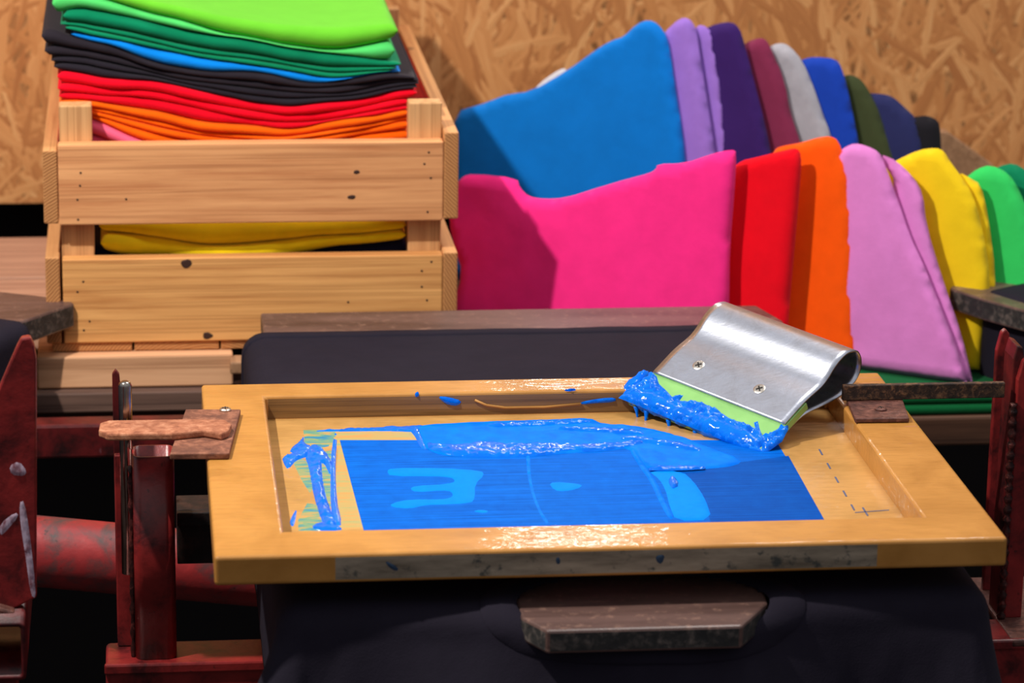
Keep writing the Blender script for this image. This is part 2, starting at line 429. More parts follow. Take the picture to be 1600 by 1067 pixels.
# ------------------------------------------------------------------ bench, pallet boards
G = 'pallet boards under the crate'
def plank(name, b, mat, label, group=None, r=.002, cat='plank'):
    o = obj(name, box(*b, r), mat); return tag(o, label, cat, group)
plank('pallet_board', (-.75, .255, 1.205, 1.385, -.122, -.1005), M['pallet'], 'pinkish pallet board lying farthest back left of the crate', G)
plank('pallet_board', (-.75, .255, .985, 1.198, -.122, -.1015), M['pallet'], 'pinkish pallet board between the rearmost board and the dark board end', G)
plank('wooden_beam', (-.156, .040, .885, .975, -.1335, -.1005), M['beam'], 'pale grooved pine beam lying under the front of the crate', cat='beam')
plank('weathered_board', (-.75, .07, .872, 1.39, -.1555, -.1345), M['beam_dark'], 'rough dark weathered board under the pale pine beam')
p0 = at(352, 566, Z=-.1035)
plank('wood_offcut', (.0365, .086, p0[1], .894, -.1165, -.1035), M['plank'], 'short pinkish wood piece sticking out beneath the right front of the crate', cat='wood piece')
t = thing('workbench', (.3, 1.15, -ZO), 'dark wooden workbench carrying the crate and the leaning shirts', 'workbench')
obj('bench_top', merge(box(-.75, .085, .885, 1.57, -.186, -.1565, .003), box(.092, 1.75, .80, 1.57, -.186, -.155, .003)), M['bench'], t)
for x in (-.7, .45, 1.68):
    for y in (.93, 1.5): obj('leg', box(x-.03, x+.03, y-.03, y+.03, -ZO, -.1865, .003), M['bench'], t)

# ------------------------------------------------------------------ crate
CF = .90; CX0, CX1 = -.1457, .2681
t = thing('wooden_crate', (.061, 1.2, -.1), 'pine slatted crate filled with folded coloured shirts', 'crate')
crate = t
PL, PR_ = -.1308, .2530
up = obj('front_slat', box(PL, PR_, CF, CF+.018, .0318, .1135, .0015), M['crate'], t)
lo = obj('front_slat', box(PL+.002, PR_, CF, CF+.018, -.0905, -.0035, .0015), M['crate_low'], t)
# dark knots set in the slats
def knot_spot(par, x, y, r, sd):
    p = at(x, y, Y=CF); fr = (np.array([0, CF-.0001, 0]), np.array([1., 0, 0]), np.array([0, 0, 1.]), np.array([0, -1., 0]))
    pl = [(p[0]+r*1.25*math.cos(q)*(1+.35*fbm((math.cos(q), math.sin(q)), 1.3, sd)), p[2]+r*.8*math.sin(q)*(1+.35*fbm((math.cos(q), math.sin(q)), 1.3, sd+1))) for q in np.linspace(0, 2*math.pi, 15)[:-1]]
    obj('knot', blob(pl, 0, .0004, .001, .001, 0, 100, 1, 1, fr), M['knot'], par)
def spot(par, x, y, r, mat, name, yy=CF, h=.0006):
    p = at(x, y, Y=yy); return obj(name, disc((p[0], yy+.0001, p[2]), (0, -1, 0), r, h, 14, 0), mat, par)
for x, y, r in ((557, 269, .0026), (549, 308, .0030)): knot_spot(up, x, y, r, x)
for x, y, r in ((291, 412, .0050), (324, 524, .0042)): knot_spot(lo, x, y, r, x)
for x, y in ((126, 270), (125, 290), (121, 312), (122, 343), (197, 311), (670, 238), (663, 256), (673, 278), (668, 331)): spot(up, x, y, .0011, M['nail'], 'nail')
for x, y in ((130, 440), (121, 456), (140, 502), (131, 516), (674, 409), (659, 423), (659, 448), (667, 469), (544, 472)): spot(lo, x, y, .0011, M['nail'], 'nail')
obj('rear_slat', box(PL, PR_, 1.478, 1.496, .0318, .1135, .0015), M['crate'], t)
obj('rear_slat', box(PL, PR_, 1.478, 1.496, -.0905, -.0035, .0015), M['crate'], t)
def two_mat_box(b, r, ms):
    v, f = box(*b, r); V = np.array(v)
    fm = [1 if abs(np.mean([V[i][1] for i in q])-b[2]) < .0004 else 0 for q in f]
    return (v, f), fm
for (xa, xb) in ((CX0, PL-.0006), (PR_+.0006, CX1)):
    for (z0, z1) in ((.0335, .1225 if xa > 0 else .108), (-.0905, -.0015)):
        vf, fm = two_mat_box((xa, xb, CF, 1.5, z0, z1), .0015, None)
        obj('side_slat', vf, [M['crate_y'], M['end']], t, fm=fm)
pz = at(660, 160, Y=CF+.020)[2]
for x0, x1 in ((PL+.0015, PL+.034), (PR_-.034, PR_-.0005)):
    for y0 in (CF+.0185, 1.455): obj('corner_post', box(x0, x1, y0, y0+.022, -.0905, pz, .0015), M['crate_z'], t)
for x0, x1 in ((-.1405, -.061), (-.0585, .0265), (.0285, .115), (.117, .19), (.192, .262)):
    vf, fm = two_mat_box((x0, x1, CF+.003, 1.495, -.1, -.0912), .001, None)
    obj('bottom_slat', vf, [M['crate_y'], M['end']], t, fm=fm)

# ------------------------------------------------------------------ folded shirts in the crate
YF = .946
SHIRTS = 'folded shirts stacked in the crate'
def curve(px, Y=YF):
    p = [at(x, y, Y=Y) for x, y in px]; return np.array([q[0] for q in p]), np.array([q[2] for q in p])
def sm_interp(c, xs):
    xq, zq = c; z = np.interp(xs, xq, zq)
    k_ = np.ones(9)/9
    return np.convolve(np.pad(z, 4, mode='edge'), k_, 'valid')
def layer(top, bot, xl, xr, depth=.44, lip=.011, yo=0.0, seed=0, gap=.0004, tap=.010, sink=.0):
    """one fold of a shirt in the stack: between two sagging curves, rounded lip to the front"""
    n = 84; x0, x1 = at(xl, 100, Y=YF)[0], at(xr, 100, Y=YF)[0]; xs = np.linspace(x0, x1, n)
    zt, zb = sm_interp(top, xs)-gap, sm_interp(bot, xs)+gap
    zt = np.maximum(zt, zb+.0012)
    e = np.minimum(xs-x0, x1-xs); w = np.sqrt(np.clip(1-(1-np.clip(e/tap, 0, 1))**2, 0, 1)); w = np.maximum(w, .06)
    zm, hh = (zt+zb)/2, (zt-zb)/2*w
    V = []; Fc = []; prof = []
    na = 12
    for k_ in range(na+1):
        a = math.pi/2-math.pi*k_/na; prof.append((1-math.cos(a), math.sin(a)))
    rows = []
    back = [(depth*f, 1) for f in (1, .8, .6, .4, .22, .1)]
    rows = [('b', y, 1) for y, _ in back]+[('f', a, b) for a, b in prof]+[('b', y, -1) for y, _ in back[::-1]]
    for i in range(n):
        l = min(lip, max(hh[i]*1.15, .002))
        yj = yo+.0035*fbm((xs[i], seed*.37), 16, seed)
        for kind, a, s_ in rows:
            if kind == 'f': y, z = YF+yj+l*a, zm[i]+hh[i]*s_
            else: y, z = YF+yj+l+a, zm[i]+hh[i]*s_
            if kind == 'b':
                z += sink*(a/depth)+.0012*fbm((xs[i], y), 12, seed)*min(1, a/.06)*(1 if s_ > 0 else 0)
            V.append((xs[i], y, z))
    m = len(rows)
    for i in range(n-1):
        for j in range(m):
            Fc.append([i*m+j, i*m+(j+1) % m, (i+1)*m+(j+1) % m, (i+1)*m+j])
    Fc += [list(range(m)), list(range((n-1)*m, n*m))]
    return V, Fc
def mid(a, b, f, wob=0.0, seed=0):
    xs = np.linspace(min(a[0][0], b[0][0]), max(a[0][-1], b[0][-1]), 40)
    za, zb = np.interp(xs, *a), np.interp(xs, *b); ff = np.array([f+wob*fbm((x, 0), 9, seed) for x in xs])
    return xs, za+(zb-za)*ff
def shirt(name, curves, xl, xr, rgb, label, yos=None, seed=0, var=.12, depth=.44, lip=.011):
    parts = []
    n = len(curves)-1
    for i in range(n):
        a = xl if not hasattr(xl, '__len__') else xl[i]; b = xr if not hasattr(xr, '__len__') else xr[i]
        parts.append(layer(curves[i], curves[i+1], a, b, yo=(yos[i] if yos else 0), seed=seed+i, depth=depth, lip=lip))
    o = obj(name, merge(*parts), cloth(label[:24], rgb, var), smooth=True)
    return tag(o, label, 'shirt', SHIRTS)

C_lime_b = curve([(88, -16), (130, -8), (166, 0), (239, 24), (281, 31), (351, 55), (400, 61), (430, 69), (517, 81), (571, 74), (610, 65), (625, 56)])
C_lime_t = curve([(88, -34), (166, -16), (239, 3), (281, 10), (351, 27), (400, 34), (430, 38), (517, 45), (571, 42), (610, 38), (625, 36)])
C_mint_b = curve([(84, 32), (107, 11), (135, 14), (191, 25), (253, 39), (309, 51), (351, 57), (400, 63), (430, 71), (517, 84), (543, 86), (590, 95), (616, 97), (625, 96)])
C_dg_b = curve([(80, 50), (105, 42), (118, 52), (183, 63), (253, 79), (323, 93), (380, 100), (430, 108), (486, 118), (520, 125), (543, 121), (599, 112), (627, 110)])
C_bl_b = curve([(66, 40), (90, 50), (112, 55), (129, 66), (174, 69), (233, 98), (323, 114), (400, 112), (444, 122), (484, 133), (517, 129), (599, 114), (616, 113), (640, 117), (655, 124)])
C_k_m = curve([(66, 88), (85, 92), (112, 88), (157, 97), (225, 112), (281, 126), (400, 140), (453, 146), (529, 147), (557, 146), (613, 130), (655, 128)])
C_k_b = curve([(70, 108), (88, 110), (112, 110), (135, 119), (180, 125), (239, 124), (267, 132), (337, 149), (400, 162), (464, 169), (492, 161), (571, 156), (613, 142), (652, 138)])
C_r_m = curve([(88, 145), (124, 145), (157, 152), (225, 153), (281, 164), (351, 180), (400, 188), (430, 193), (500, 191), (585, 174), (640, 163)])
C_r_b = curve([(88, 157), (121, 155), (169, 162), (211, 171), (253, 174), (309, 191), (400, 197), (453, 205), (529, 187), (599, 180), (645, 168)])
C_o_1 = curve([(88, 168), (140, 173), (212, 191), (284, 208), (330, 216), (430, 222), (529, 210), (599, 197), (645, 186)])
C_o_b = curve([(88, 176), (140, 184), (175, 200), (220, 222), (300, 236), (430, 240), (529, 232), (645, 222)])
C_p_b = curve([(88, 240), (160, 262), (300, 285), (430, 288), (529, 282), (645, 270)])
C_p_c = curve([(88, 290), (300, 338), (480, 338), (645, 320)])
C_y_t = curve([(150, 336), (300, 342), (480, 342), (632, 338)])
C_y_1 = curve([(150, 356), (200, 360), (250, 366), (300, 376), (350, 379), (430, 372), (500, 362), (560, 360), (632, 352)])
C_y_b = curve([(150, 376), (168, 388), (210, 396), (300, 398), (420, 396), (464, 392), (520, 378), (605, 372), (632, 366)])
C_n_b = curve([(110, 404), (300, 408), (640, 404)])
C_n_c = curve([(110, 540), (300, 530), (640, 520)])
shirt('folded_shirt', [C_lime_t, C_lime_b], 84, 622, (106, 198, 46), 'lime green folded shirt on top of the stack in the crate', [.0], 1, .08, depth=.47, lip=.03)
shirt('folded_shirt', [C_lime_b, C_mint_b], 84, 617, (86, 218, 110), 'mint green folded shirt, a thin edge just under the lime top shirt', [.0], 4)
shirt('folded_shirt', [C_mint_b, mid(C_mint_b, C_dg_b, .62, .1, 3), mid(C_mint_b, C_dg_b, .8, .05, 4), C_dg_b], [100, 96, 104], [627, 620, 612], (0, 136, 92), 'emerald green folded shirt between the mint and the bright blue one', [0, .002, .0], 7)
shirt('folded_shirt', [C_dg_b, C_bl_b], 112, 626, (0, 142, 246), 'bright blue folded shirt, a narrow strip above the black ones', [.001], 12)
shirt('folded_shirt', [C_bl_b, mid(C_bl_b, C_k_m, .55, .12, 5), C_k_m], [66, 70], [650, 655], (42, 36, 44), 'black folded shirt bulging over the left side of the crate, under the blue one', [0, .003], 15)
shirt('folded_shirt', [C_k_m, mid(C_k_m, C_k_b, .5, .1, 6), C_k_b], [80, 84], [655, 652], (38, 33, 42), 'black folded shirt lying directly on the red ones', [.003, .001], 19)
shirt('folded_shirt', [C_k_b, mid(C_k_b, C_r_m, .55, .08, 9), C_r_m], 89, [652, 640], (250, 0, 36), 'scarlet folded shirt directly under the black ones', [0, .001], 23)
shirt('folded_shirt', [C_r_m, C_r_b], 91, 640, (236, 0, 34), 'thin red folded shirt lying on the orange one', [.001], 27)
shirt('folded_shirt', [C_r_b, mid(C_r_b, C_o_1, .6, .1, 2), C_o_1, mid(C_o_1, C_o_b, .45, .1, 3), C_o_b], [91, 93, 96, 98], 642, (255, 104, 0), 'orange folded shirt behind the top front slat of the crate', [0, .002, .001, .003], 31)
shirt('folded_shirt', [C_o_b, mid(C_o_b, C_p_b, .35), C_p_b, C_p_c, C_y_t], [92, 92, 92, 92], [642, 642, 684, 684], (250, 104, 140), 'pink folded shirt peeping out under the orange one beside the left corner post', [.0, .002, .003, .003], 37)  # lower hidden folds widened to block light leaking through the crate side
shirt('folded_shirt', [C_y_t, C_y_1, C_y_b], [150, 152], 634, (250, 214, 16), 'yellow folded shirt seen through the gap between the front slats', [-.019, -.0225], 41)
shirt('folded_shirt', [C_y_b, C_n_b, C_n_c], 112, 638, (36, 32, 56), 'navy folded shirt below the yellow one in the gap of the crate', [-.004, -.004], 45)

# ------------------------------------------------------------------ shirts leaning in two rows
def row_frame(px, Y, a, lean, zb):
    """plane of a shirt standing on a bench: right lower corner seen at px at depth Y, turned by a, leaning back"""
    d = at(px, 560, Y=Y); o = np.array([d[0], Y, zb])
    s = np.array([math.cos(a), -math.sin(a), 0]); nb = np.array([-math.sin(a), -math.cos(a), 0])
    u = np.array([0, 0, 1])*math.cos(lean) - nb*math.sin(lean); n = np.cross(s, u)
    return o, s, u, n
def to2(fr, x, y):
    o, s, u, n = fr; p = on_plane(x, y, o, n)-o; return (p@s, p@u)
def leaning(name, fr, top, right, rgb, label, group, width=.20, left=None, second=None, th=.016, var=.1, seed=0, leftdrop=.09, wr=.002, step=.007):
    T = [to2(fr, *p) for p in top]; Rr = [to2(fr, *p) for p in right]
    Rr = [p for p in Rr if p[1] > .004]
    xr = Rr[-1][0]; poly = list(T)+[p for p in Rr if p != T[-1]]
    poly.append((xr+.001, 0.0))
    if left:
        L = [to2(fr, *p) for p in left]; L = [(p[0], max(p[1], 0)) for p in L]; poly += L
    else:
        x0 = T[0][0]; xl = min(xr-width, x0-.01)
        poly += [((xr+xl)/2, 0), (xl, 0), (xl-.004, T[0][1]*.5), (xl, T[0][1]-leftdrop), ((xl+x0)/2, T[0][1]-leftdrop*.4)]
    vf = slab(poly, fr, th, seed=seed, wr=wr, step=step)
    vfs = [vf]
    if second:                                   # the back half of the folded shirt peeping out behind
        T2 = [to2(fr, *p) for p in second]; T2 = [p for p in T2 if p[1] > .004]
        q = T2+[(T2[-1][0]+.001, 0.0), (xr-.10, 0), (xr-.10, T2[0][1]-.03)]
        vfs.append(slab(q, fr, .006, seed=seed+3, wr=wr, step=step, off=th+.0006))
    o = obj(name, merge(*vfs), cloth(label[:28], rgb, var), smooth=True)
    return tag(o, label, 'shirt', group), fr
A = math.radians(32); LN = math.radians(13); ZB = -.131
GF, GB = 'shirts in the front leaning row', 'shirts in the rear leaning row'
# rear row
YB = 1.13; ZR = -.153
bl, fr_bl = leaning('leaning_shirt', row_frame(1067, YB, A, LN, ZR),
    [(706, 174), (745, 163), (772, 153), (787, 147), (826, 142), (880, 111), (934, 72), (955, 61), (970, 57), (991, 36), (1009, 30), (1024, 36), (1039, 57)],
    [(1045, 95), (1051, 135), (1063, 210), (1067, 252), (1074, 330), (1080, 420)],
    (0, 116, 206), 'large bright blue shirt with a white neck label in the rear row', GB, left=[(700, 480), (700, 330), (702, 240)], seed=2)
lab = [to2(fr_bl, *p) for p in ((826, 143), (838, 128), (868, 107), (880, 106), (876, 120), (850, 142))]
obj('neck_label', slab(lab, (fr_bl[0]-fr_bl[3]*.010, fr_bl[1], fr_bl[2], fr_bl[3]), .0016, step=.004, wr=0), M['label'], bl)
def rr(px, Y, *a, **kw): return leaning('leaning_shirt', row_frame(px, Y, A, LN, ZR), *a, GB, **kw)
rr(1150, YB-.02, [(1028, 60), (1034, 50), (1057, 28), (1072, 27), (1083, 42)], [(1090, 90), (1102, 165), (1112, 231), (1124, 320), (1134, 420)], (152, 112, 204), 'lavender shirt beside the blue one in the rear row', seed=5, leftdrop=.14, width=.17,
   second=[(1080, 36), (1095, 40), (1107, 58), (1114, 110), (1126, 231), (1140, 340), (1150, 430)])
rr(1225, YB-.03, [(1085, 54), (1095, 45), (1116, 36), (1140, 33), (1152, 44)], [(1159, 66), (1175, 128), (1194, 203), (1202, 244), (1216, 330), (1225, 400)], (54, 26, 96), 'deep purple shirt in the rear row', seed=8)
rr(1290, YB-.035, [(1150, 78), (1161, 66), (1178, 59), (1191, 59), (1200, 72)], [(1222, 125), (1231, 175), (1245, 216), (1270, 300), (1290, 400)], (124, 40, 72), 'maroon shirt between the purple and the grey one', seed=11)
rr(1345, YB-.04, [(1190, 80), (1203, 69), (1219, 66), (1231, 72)], [(1250, 94), (1266, 131), (1281, 175), (1294, 209), (1320, 300), (1345, 400)], (168, 166, 174), 'heather grey shirt in the rear row', seed=14, var=.22)
rr(1375, YB-.04, [(1240, 98), (1253, 91), (1269, 88), (1303, 91)], [(1312, 106), (1322, 144), (1334, 203), (1345, 260), (1362, 340), (1375, 400)], (20, 62, 172), 'royal blue shirt in the rear row above the orange one', seed=17)
rr(1440, YB-.045, [(1300, 126), (1316, 117), (1328, 116), (1344, 125)], [(1359, 150), (1372, 178), (1391, 241), (1415, 330), (1440, 420)], (58, 66, 38), 'olive green shirt in the rear row', seed=20)
rr(1475, YB-.05, [(1340, 150), (1353, 145), (1375, 146), (1391, 150)], [(1409, 166), (1428, 184), (1439, 219), (1445, 260), (1460, 340), (1475, 420)], (38, 42, 88), 'navy shirt near the right end of the rear row', seed=23)
rr(1490, YB-.05, [(1418, 184), (1431, 181), (1447, 180), (1463, 188)], [(1466, 203), (1468, 250), (1478, 330), (1490, 420)], (26, 24, 30), 'black shirt at the right end of the rear row', seed=26)
# pale plank leaning behind the yellow shirt
pp = [at(x, y, Y=1.36) for x, y in ((1462, 206), (1481, 206), (1552, 258), (1600, 330), (1530, 330))]
plk = [(p[0], p[1], p[2]) for p in pp]
o = obj('leaning_plank', prism([plk[1], plk[2], plk[3], (plk[3][0]-.02, 1.36, -.153), (plk[0][0]-.02, 1.36, -.153), plk[0]], (0, .02, 0), .002), M['plank'])
tag(o, 'pale brown plank end leaning behind the yellow shirt by the strand board', 'plank')
# front row
def fr_(px, Y, *a, zb=ZB, **kw): return leaning('leaning_shirt', row_frame(px, Y, A, LN, zb), *a, GF, **kw)
fr_(1137, .893, [(700, 300), (716, 276), (734, 271), (803, 278), (807, 293), (821, 307), (846, 311), (880, 309), (933, 292), (981, 278), (1009, 271), (1021, 264), (1023, 256), (1066, 255), (1108, 240), (1139, 233), (1147, 237)],
    [(1143, 304), (1136, 389), (1135, 472), (1134, 530)], (255, 44, 138), 'hot pink shirt with a dipped neckline beside the crate', seed=31, left=[(700, 540), (702, 480), (718, 425), (706, 390), (696, 345)], zb=-.153, wr=.003)
fr_(1225, .892, [(1140, 262), (1156, 250), (1171, 247), (1227, 233), (1242, 231), (1248, 242)], [(1247, 276), (1239, 370), (1229, 482), (1226, 540)], (236, 0, 26), 'bright red shirt to the right of the pink one in the front row', seed=34, leftdrop=.13, width=.15, zb=-.153)
fr_(1340, .888, [(1205, 234), (1216, 228), (1250, 222), (1275, 214), (1294, 212), (1306, 219), (1316, 247)], [(1321, 258), (1330, 332), (1330, 445), (1334, 546), (1335, 590)], (255, 88, 0), 'orange shirt with a doubled edge in the front row', seed=37, leftdrop=.12, width=.16, zb=-.153,
    second=[(1312, 240), (1322, 262), (1337, 314), (1343, 407), (1344, 548), (1344, 592)])
fr_(1512, .835, [(1306, 238), (1316, 230), (1331, 223), (1350, 227), (1369, 236), (1377, 250)], [(1400, 314), (1419, 370), (1437, 407), (1460, 464), (1490, 539), (1507, 592), (1509, 606)], (224, 132, 206), 'pale orchid pink shirt fanning out wide in the front row', seed=40, th=.014, wr=.003,
    second=[(1362, 240), (1374, 242), (1392, 250), (1419, 276), (1434, 302), (1439, 351), (1464, 434), (1494, 520), (1511, 590), (1513, 606)], width=.25)
fr_(1540, .868, [(1386, 258), (1397, 250), (1431, 234), (1459, 230), (1472, 236), (1481, 252)], [(1494, 269), (1516, 302), (1531, 351), (1544, 430), (1540, 497), (1530, 560), (1522, 600)], (246, 206, 24), 'yellow shirt between the orchid and the green ones', seed=43,
    second=[(1490, 268), (1505, 276), (1524, 287), (1535, 332), (1548, 430), (1544, 500), (1530, 590)])
fr_(1640, .87, [(1496, 284), (1507, 276), (1524, 263), (1544, 257), (1572, 269), (1591, 299)], [(1604, 335), (1618, 400), (1632, 500), (1640, 590)], (52, 206, 98), 'bright green shirt at the right end of the front row', seed=46)
fr_(1720, .885, [(1546, 268), (1558, 259), (1581, 254), (1600, 266), (1622, 290)], [(1650, 350), (1690, 450), (1720, 590)], (0, 126, 84), 'dark emerald shirt half cut off behind the bright green one', seed=49)
# green shirt lying flat under the orchid one
e0 = at(1420, 634, Z=-.133); e1 = at(1560, 634, Z=-.133)
o = obj('flat_shirt', merge(box(e0[0]-.06, e1[0]+.16, .805, 1.02, -.1545, -.1445, .0045, 3), box(e0[0]-.06, e1[0]+.16, .808, 1.02, -.144, -.134, .0045, 3)), cloth('bottle green jersey', (0, 92, 46)), smooth=True)
tag(o, 'bottle green shirt folded flat under the orchid shirt', 'shirt')

# ------------------------------------------------------------------ platens and the black shirts pulled over them
def xf(pts, c, ang):
    ca, sa = math.cos(ang), math.sin(ang); return [(c[0]+p[0]*ca-p[1]*sa, c[1]+p[0]*sa+p[1]*ca, p[2]) for p in pts]
def platen(outline, z, th, label, T=lambda p: p):
    pts = [T((x, y, z)) for x, y in outline]
    bm = bmesh.new(); a = [bm.verts.new(p) for p in pts]; b = [bm.verts.new((p[0], p[1], p[2]-th)) for p in pts]; n = len(pts)
    bm.faces.new(a); bm.faces.new(b[::-1])
    for i in range(n):
        f = bm.faces.new([a[i], b[i], b[(i+1) % n], a[(i+1) % n]]); f.material_index = 1
    bmesh.ops.recalc_face_normals(bm, faces=bm.faces); bev(bm, .0022, 2)
    vf, fm = from_bm(bm, True)
    return tag(obj('platen', vf, [M['board'], M['board_edge']], fm=fm), label, 'platen', 'printing platens')
ZP = -.0462; ZC = -.0448
out = [(.0665, .8435), (.566, .8435), (.5815, .785), (.5815, .12), (.5, .045), (.4185, .03), (.4159, -.0044), (.3879, -.0497), (.2423, -.0497), (.2267, -.0204), (.2267, .03), (.15, .045), (.0665, .12)]
platen(out, ZP, .0185, 'dark wooden platen with a chamfered tongue under the printing screen')

def drape_fn(rect, z, r, flare, T=lambda p: p, seed=0, fold=.006, bulge=None):
    x0, x1, y0, y1 = rect
    def f(u, v, lift=0.0):
        ya = y0-(bulge[1]*math.exp(-((u-bulge[0])/bulge[2])**2) if bulge else 0)
        cx, cv = min(max(u, x0), x1), min(max(v, ya), y1); ex, ey = u-cx, v-cv; s = math.hypot(ex, ey)
        zz = z+.0006*fbm((u, v), 24, seed)
        if s < 1e-9: return np.array(T((u, v, zz+lift)))
        nx, ny = ex/s, ey/s; q = min(s/r, math.pi/2); d = max(0, s-r*math.pi/2)
        fl = flare*(.12+.88*ny*ny) if ny >= 0 else flare*(.12+.95*math.sqrt(-ny))*(1+.9*max(0, -nx))
        fd = fbm((u*1.0, v*.35), 17, seed+2)+.8*math.sin(u*30+v*9+seed)*max(0, -ny)
        outw = r*math.sin(q)+fl*d+fold*(.25+.75*ny*ny)*min(1, d/.06)*fd
        return np.array(T((cx+nx*(outw+lift*math.sin(q)), cv+ny*(outw+lift*math.sin(q)), zz-r*(1-math.cos(q))-d*math.cos(fl*.8)+lift*math.cos(q))))
    return f
def grid_drape(f, ur, vr, step, hole=None):
    nu, nv = int((ur[1]-ur[0])/step), int((vr[1]-vr[0])/step); V = []; Fc = []
    us = np.linspace(*ur, nu+1); vs = np.linspace(*vr, nv+1)
    for v in vs:
        for u in us: V.append(tuple(f(u, v)))
    for j in range(nv):
        for i in range(nu):
            if hole and hole((us[i]+us[i+1])/2, (vs[j]+vs[j+1])/2): continue
            Fc.append([j*(nu+1)+i, j*(nu+1)+i+1, (j+1)*(nu+1)+i+1, (j+1)*(nu+1)+i])
    used = sorted({i for q in Fc for i in q}); mp = {a: b for b, a in enumerate(used)}
    return [V[i] for i in used], [[mp[i] for i in q] for q in Fc]
def solid(o, th, off=-1):
    m = o.modifiers.new('thickness', 'SOLIDIFY'); m.thickness = th; m.offset = off; return o

rect = (.068, .572, .024, .763); f = drape_fn(rect, ZC, .022, .34, seed=3, fold=.009, bulge=(.3215, .040, .13))
hc, hw, hu, hd = (.3215, .0), .099, .068, .050
def hole(u, v):
    if u < -.055 and v > .0: return True
    dy = (v-hc[1])/(hu if v > hc[1] else hd); dx = (u-hc[0])/hw; return dx*dx+dy*dy < 1
tee = thing('draped_shirt', (.324, .1, -.3), 'black shirt pulled over the platen under the printing screen, collar round the tongue', 'shirt', 'black shirts on platens')
solid(obj('shirt_body', grid_drape(f, (-.155, .70), (-.235, .763), .0065, hole), M['tee'], tee, True), .0014)
V = []; Fc = []; N = 96
for i in range(N):
    a = 2*math.pi*i/N
    for rr_, lf in ((.97, .0008), (1.0, .0022), (1.09, .003), (1.2, .0026), (1.25, .0008)):
        ca, sa = math.cos(a), math.sin(a); V.append(tuple(f(hc[0]+hw*rr_*ca, hc[1]+(hu if sa > 0 else hd)*rr_*sa, lf)))
for i in range(N):
    for j in range(4): Fc.append([i*5+j, i*5+j+1, ((i+1) % N)*5+j+1, ((i+1) % N)*5+j])
obj('collar', (V, Fc), M['tee'], tee, True)
def hem_strip(f, u0, u1, v, w, lift, n=110):
    V = []; Fc = []
    for i in range(n+1):
        u = u0+(u1-u0)*i/n
        for k_, (dv, l) in enumerate(((0, 0), (.0008, lift), (w-.001, lift), (w, 0))): V.append(tuple(f(u, v-dv, l)))
    for i in range(n):
        for j in range(3): Fc.append([i*4+j, i*4+j+1, i*4+j+5, i*4+j+4])
    return V, Fc
obj('hem', hem_strip(f, -.05, .695, .763, .017, .0014), M['tee'], tee, True)

# neighbour stations: boards and shirts to the left and right
zl = -.047
lt = [at(x, y, Z=zl+.002) for x, y in ((-330, 470), (8, 480), (46, 500))]
TL = lambda p: xf([p], (lt[2][0], lt[2][1]), -.55)[0]
LB = [tuple(at(x, y, Z=zl)[:2]) for x, y in ((-150, 441), (0, 455), (108, 467), (116, 474), (44, 499))]+[TL(p)[:2] for p in ((-.020, -.05, 0), (-.020, -.43, 0), (-.38, -.43, 0), (-.38, -.05, 0))]
platen(LB, zl, .0245, 'dark board end of the platen at the left edge beside the crate')
f2 = drape_fn((-.40, -.008, -.45, -.012), zl+.0022, .014, .10, TL, 9)
o = solid(obj('draped_shirt', grid_drape(f2, (-.40, .13), (-.45, .001), .008), M['tee'], None, True), .0014)
tag(o, 'black shirt over the platen at the left edge, behind the red gusset', 'shirt', 'black shirts on platens')
zr = -.047
ra, rb2 = at(1541, 456, Z=zr+.002), at(1600, 444.5, Z=zr+.002)
ang = math.atan2(rb2[1]-ra[1], rb2[0]-ra[0])
TR = lambda p: xf([p], (ra[0], ra[1]), ang)[0]
RB = [tuple(at(x, y, Z=zr)[:2]) for x, y in ((1536, 467), (1484, 450), (1492, 441), (1600, 429), (1720, 418))]+[TR((.42, -.05, 0))[:2], TR((.42, -.36, 0))[:2], TR((.008, -.36, 0))[:2]]
platen(RB, zr, .0225, 'dark board end of the platen at the right edge below the green shirt')
f3 = drape_fn((.012, .40, -.40, .002), zr+.0022, .012, .16, TR, 12)
o = solid(obj('draped_shirt', grid_drape(f3, (-.095, .40), (-.40, .002), .008), M['tee'], None, True), .0014)
tag(o, 'black shirt hanging off the platen at the right edge behind the red uprights', 'shirt', 'black shirts on platens')

# ------------------------------------------------------------------ printing screen
W, D, T = .60, .445, .0232
RS, RF, RB_ = .0535, .054, .0386
scr = thing('printing_screen', (.3, .22, -T), 'tape covered wooden printing screen with a blue inked mesh', 'printing screen')
xa = at(524, 880, Y=0)[0]; xb = at(1370, 880, Y=0)[0]
bm = bmesh.new()
fx = [0, xa, xb, W]
def ring(z): return [bm.verts.new((x, 0, z)) for x in fx]+[bm.verts.new((W, D, z)), bm.verts.new((0, D, z))]
def iring(z): return [bm.verts.new(p+(z,)) for p in ((RS, RF), (W-RS, RF), (W-RS, D-RB_), (RS, D-RB_))]
ot, ob, it_, ib = ring(0), ring(-T), iring(0), iring(-T)
def F_(vs, m=0):
    q = bm.faces.new(vs); q.material_index = m
for o_, i_ in ((ot, it_), (ob, ib)):
    F_([o_[0], o_[1], o_[2], o_[3], i_[1], i_[0]]); F_([o_[3], o_[4], i_[2], i_[1]]); F_([o_[4], o_[5], i_[3], i_[2]]); F_([o_[5], o_[0], i_[0], i_[3]])
for i in range(6): F_([ot[i], ot[(i+1) % 6], ob[(i+1) % 6], ob[i]], 1 if i == 1 else 0)
for i in range(4): F_([it_[i], it_[(i+1) % 4], ib[(i+1) % 4], ib[i]], 2 if i == 2 else 0)
bmesh.ops.recalc_face_normals(bm, faces=bm.faces); bev(bm, .0028, 3, .8)
vf, fm = from_bm(bm, True)
obj('wooden_frame', vf, [M['tape'], M['bare'], M['inner']], scr, fm=fm)
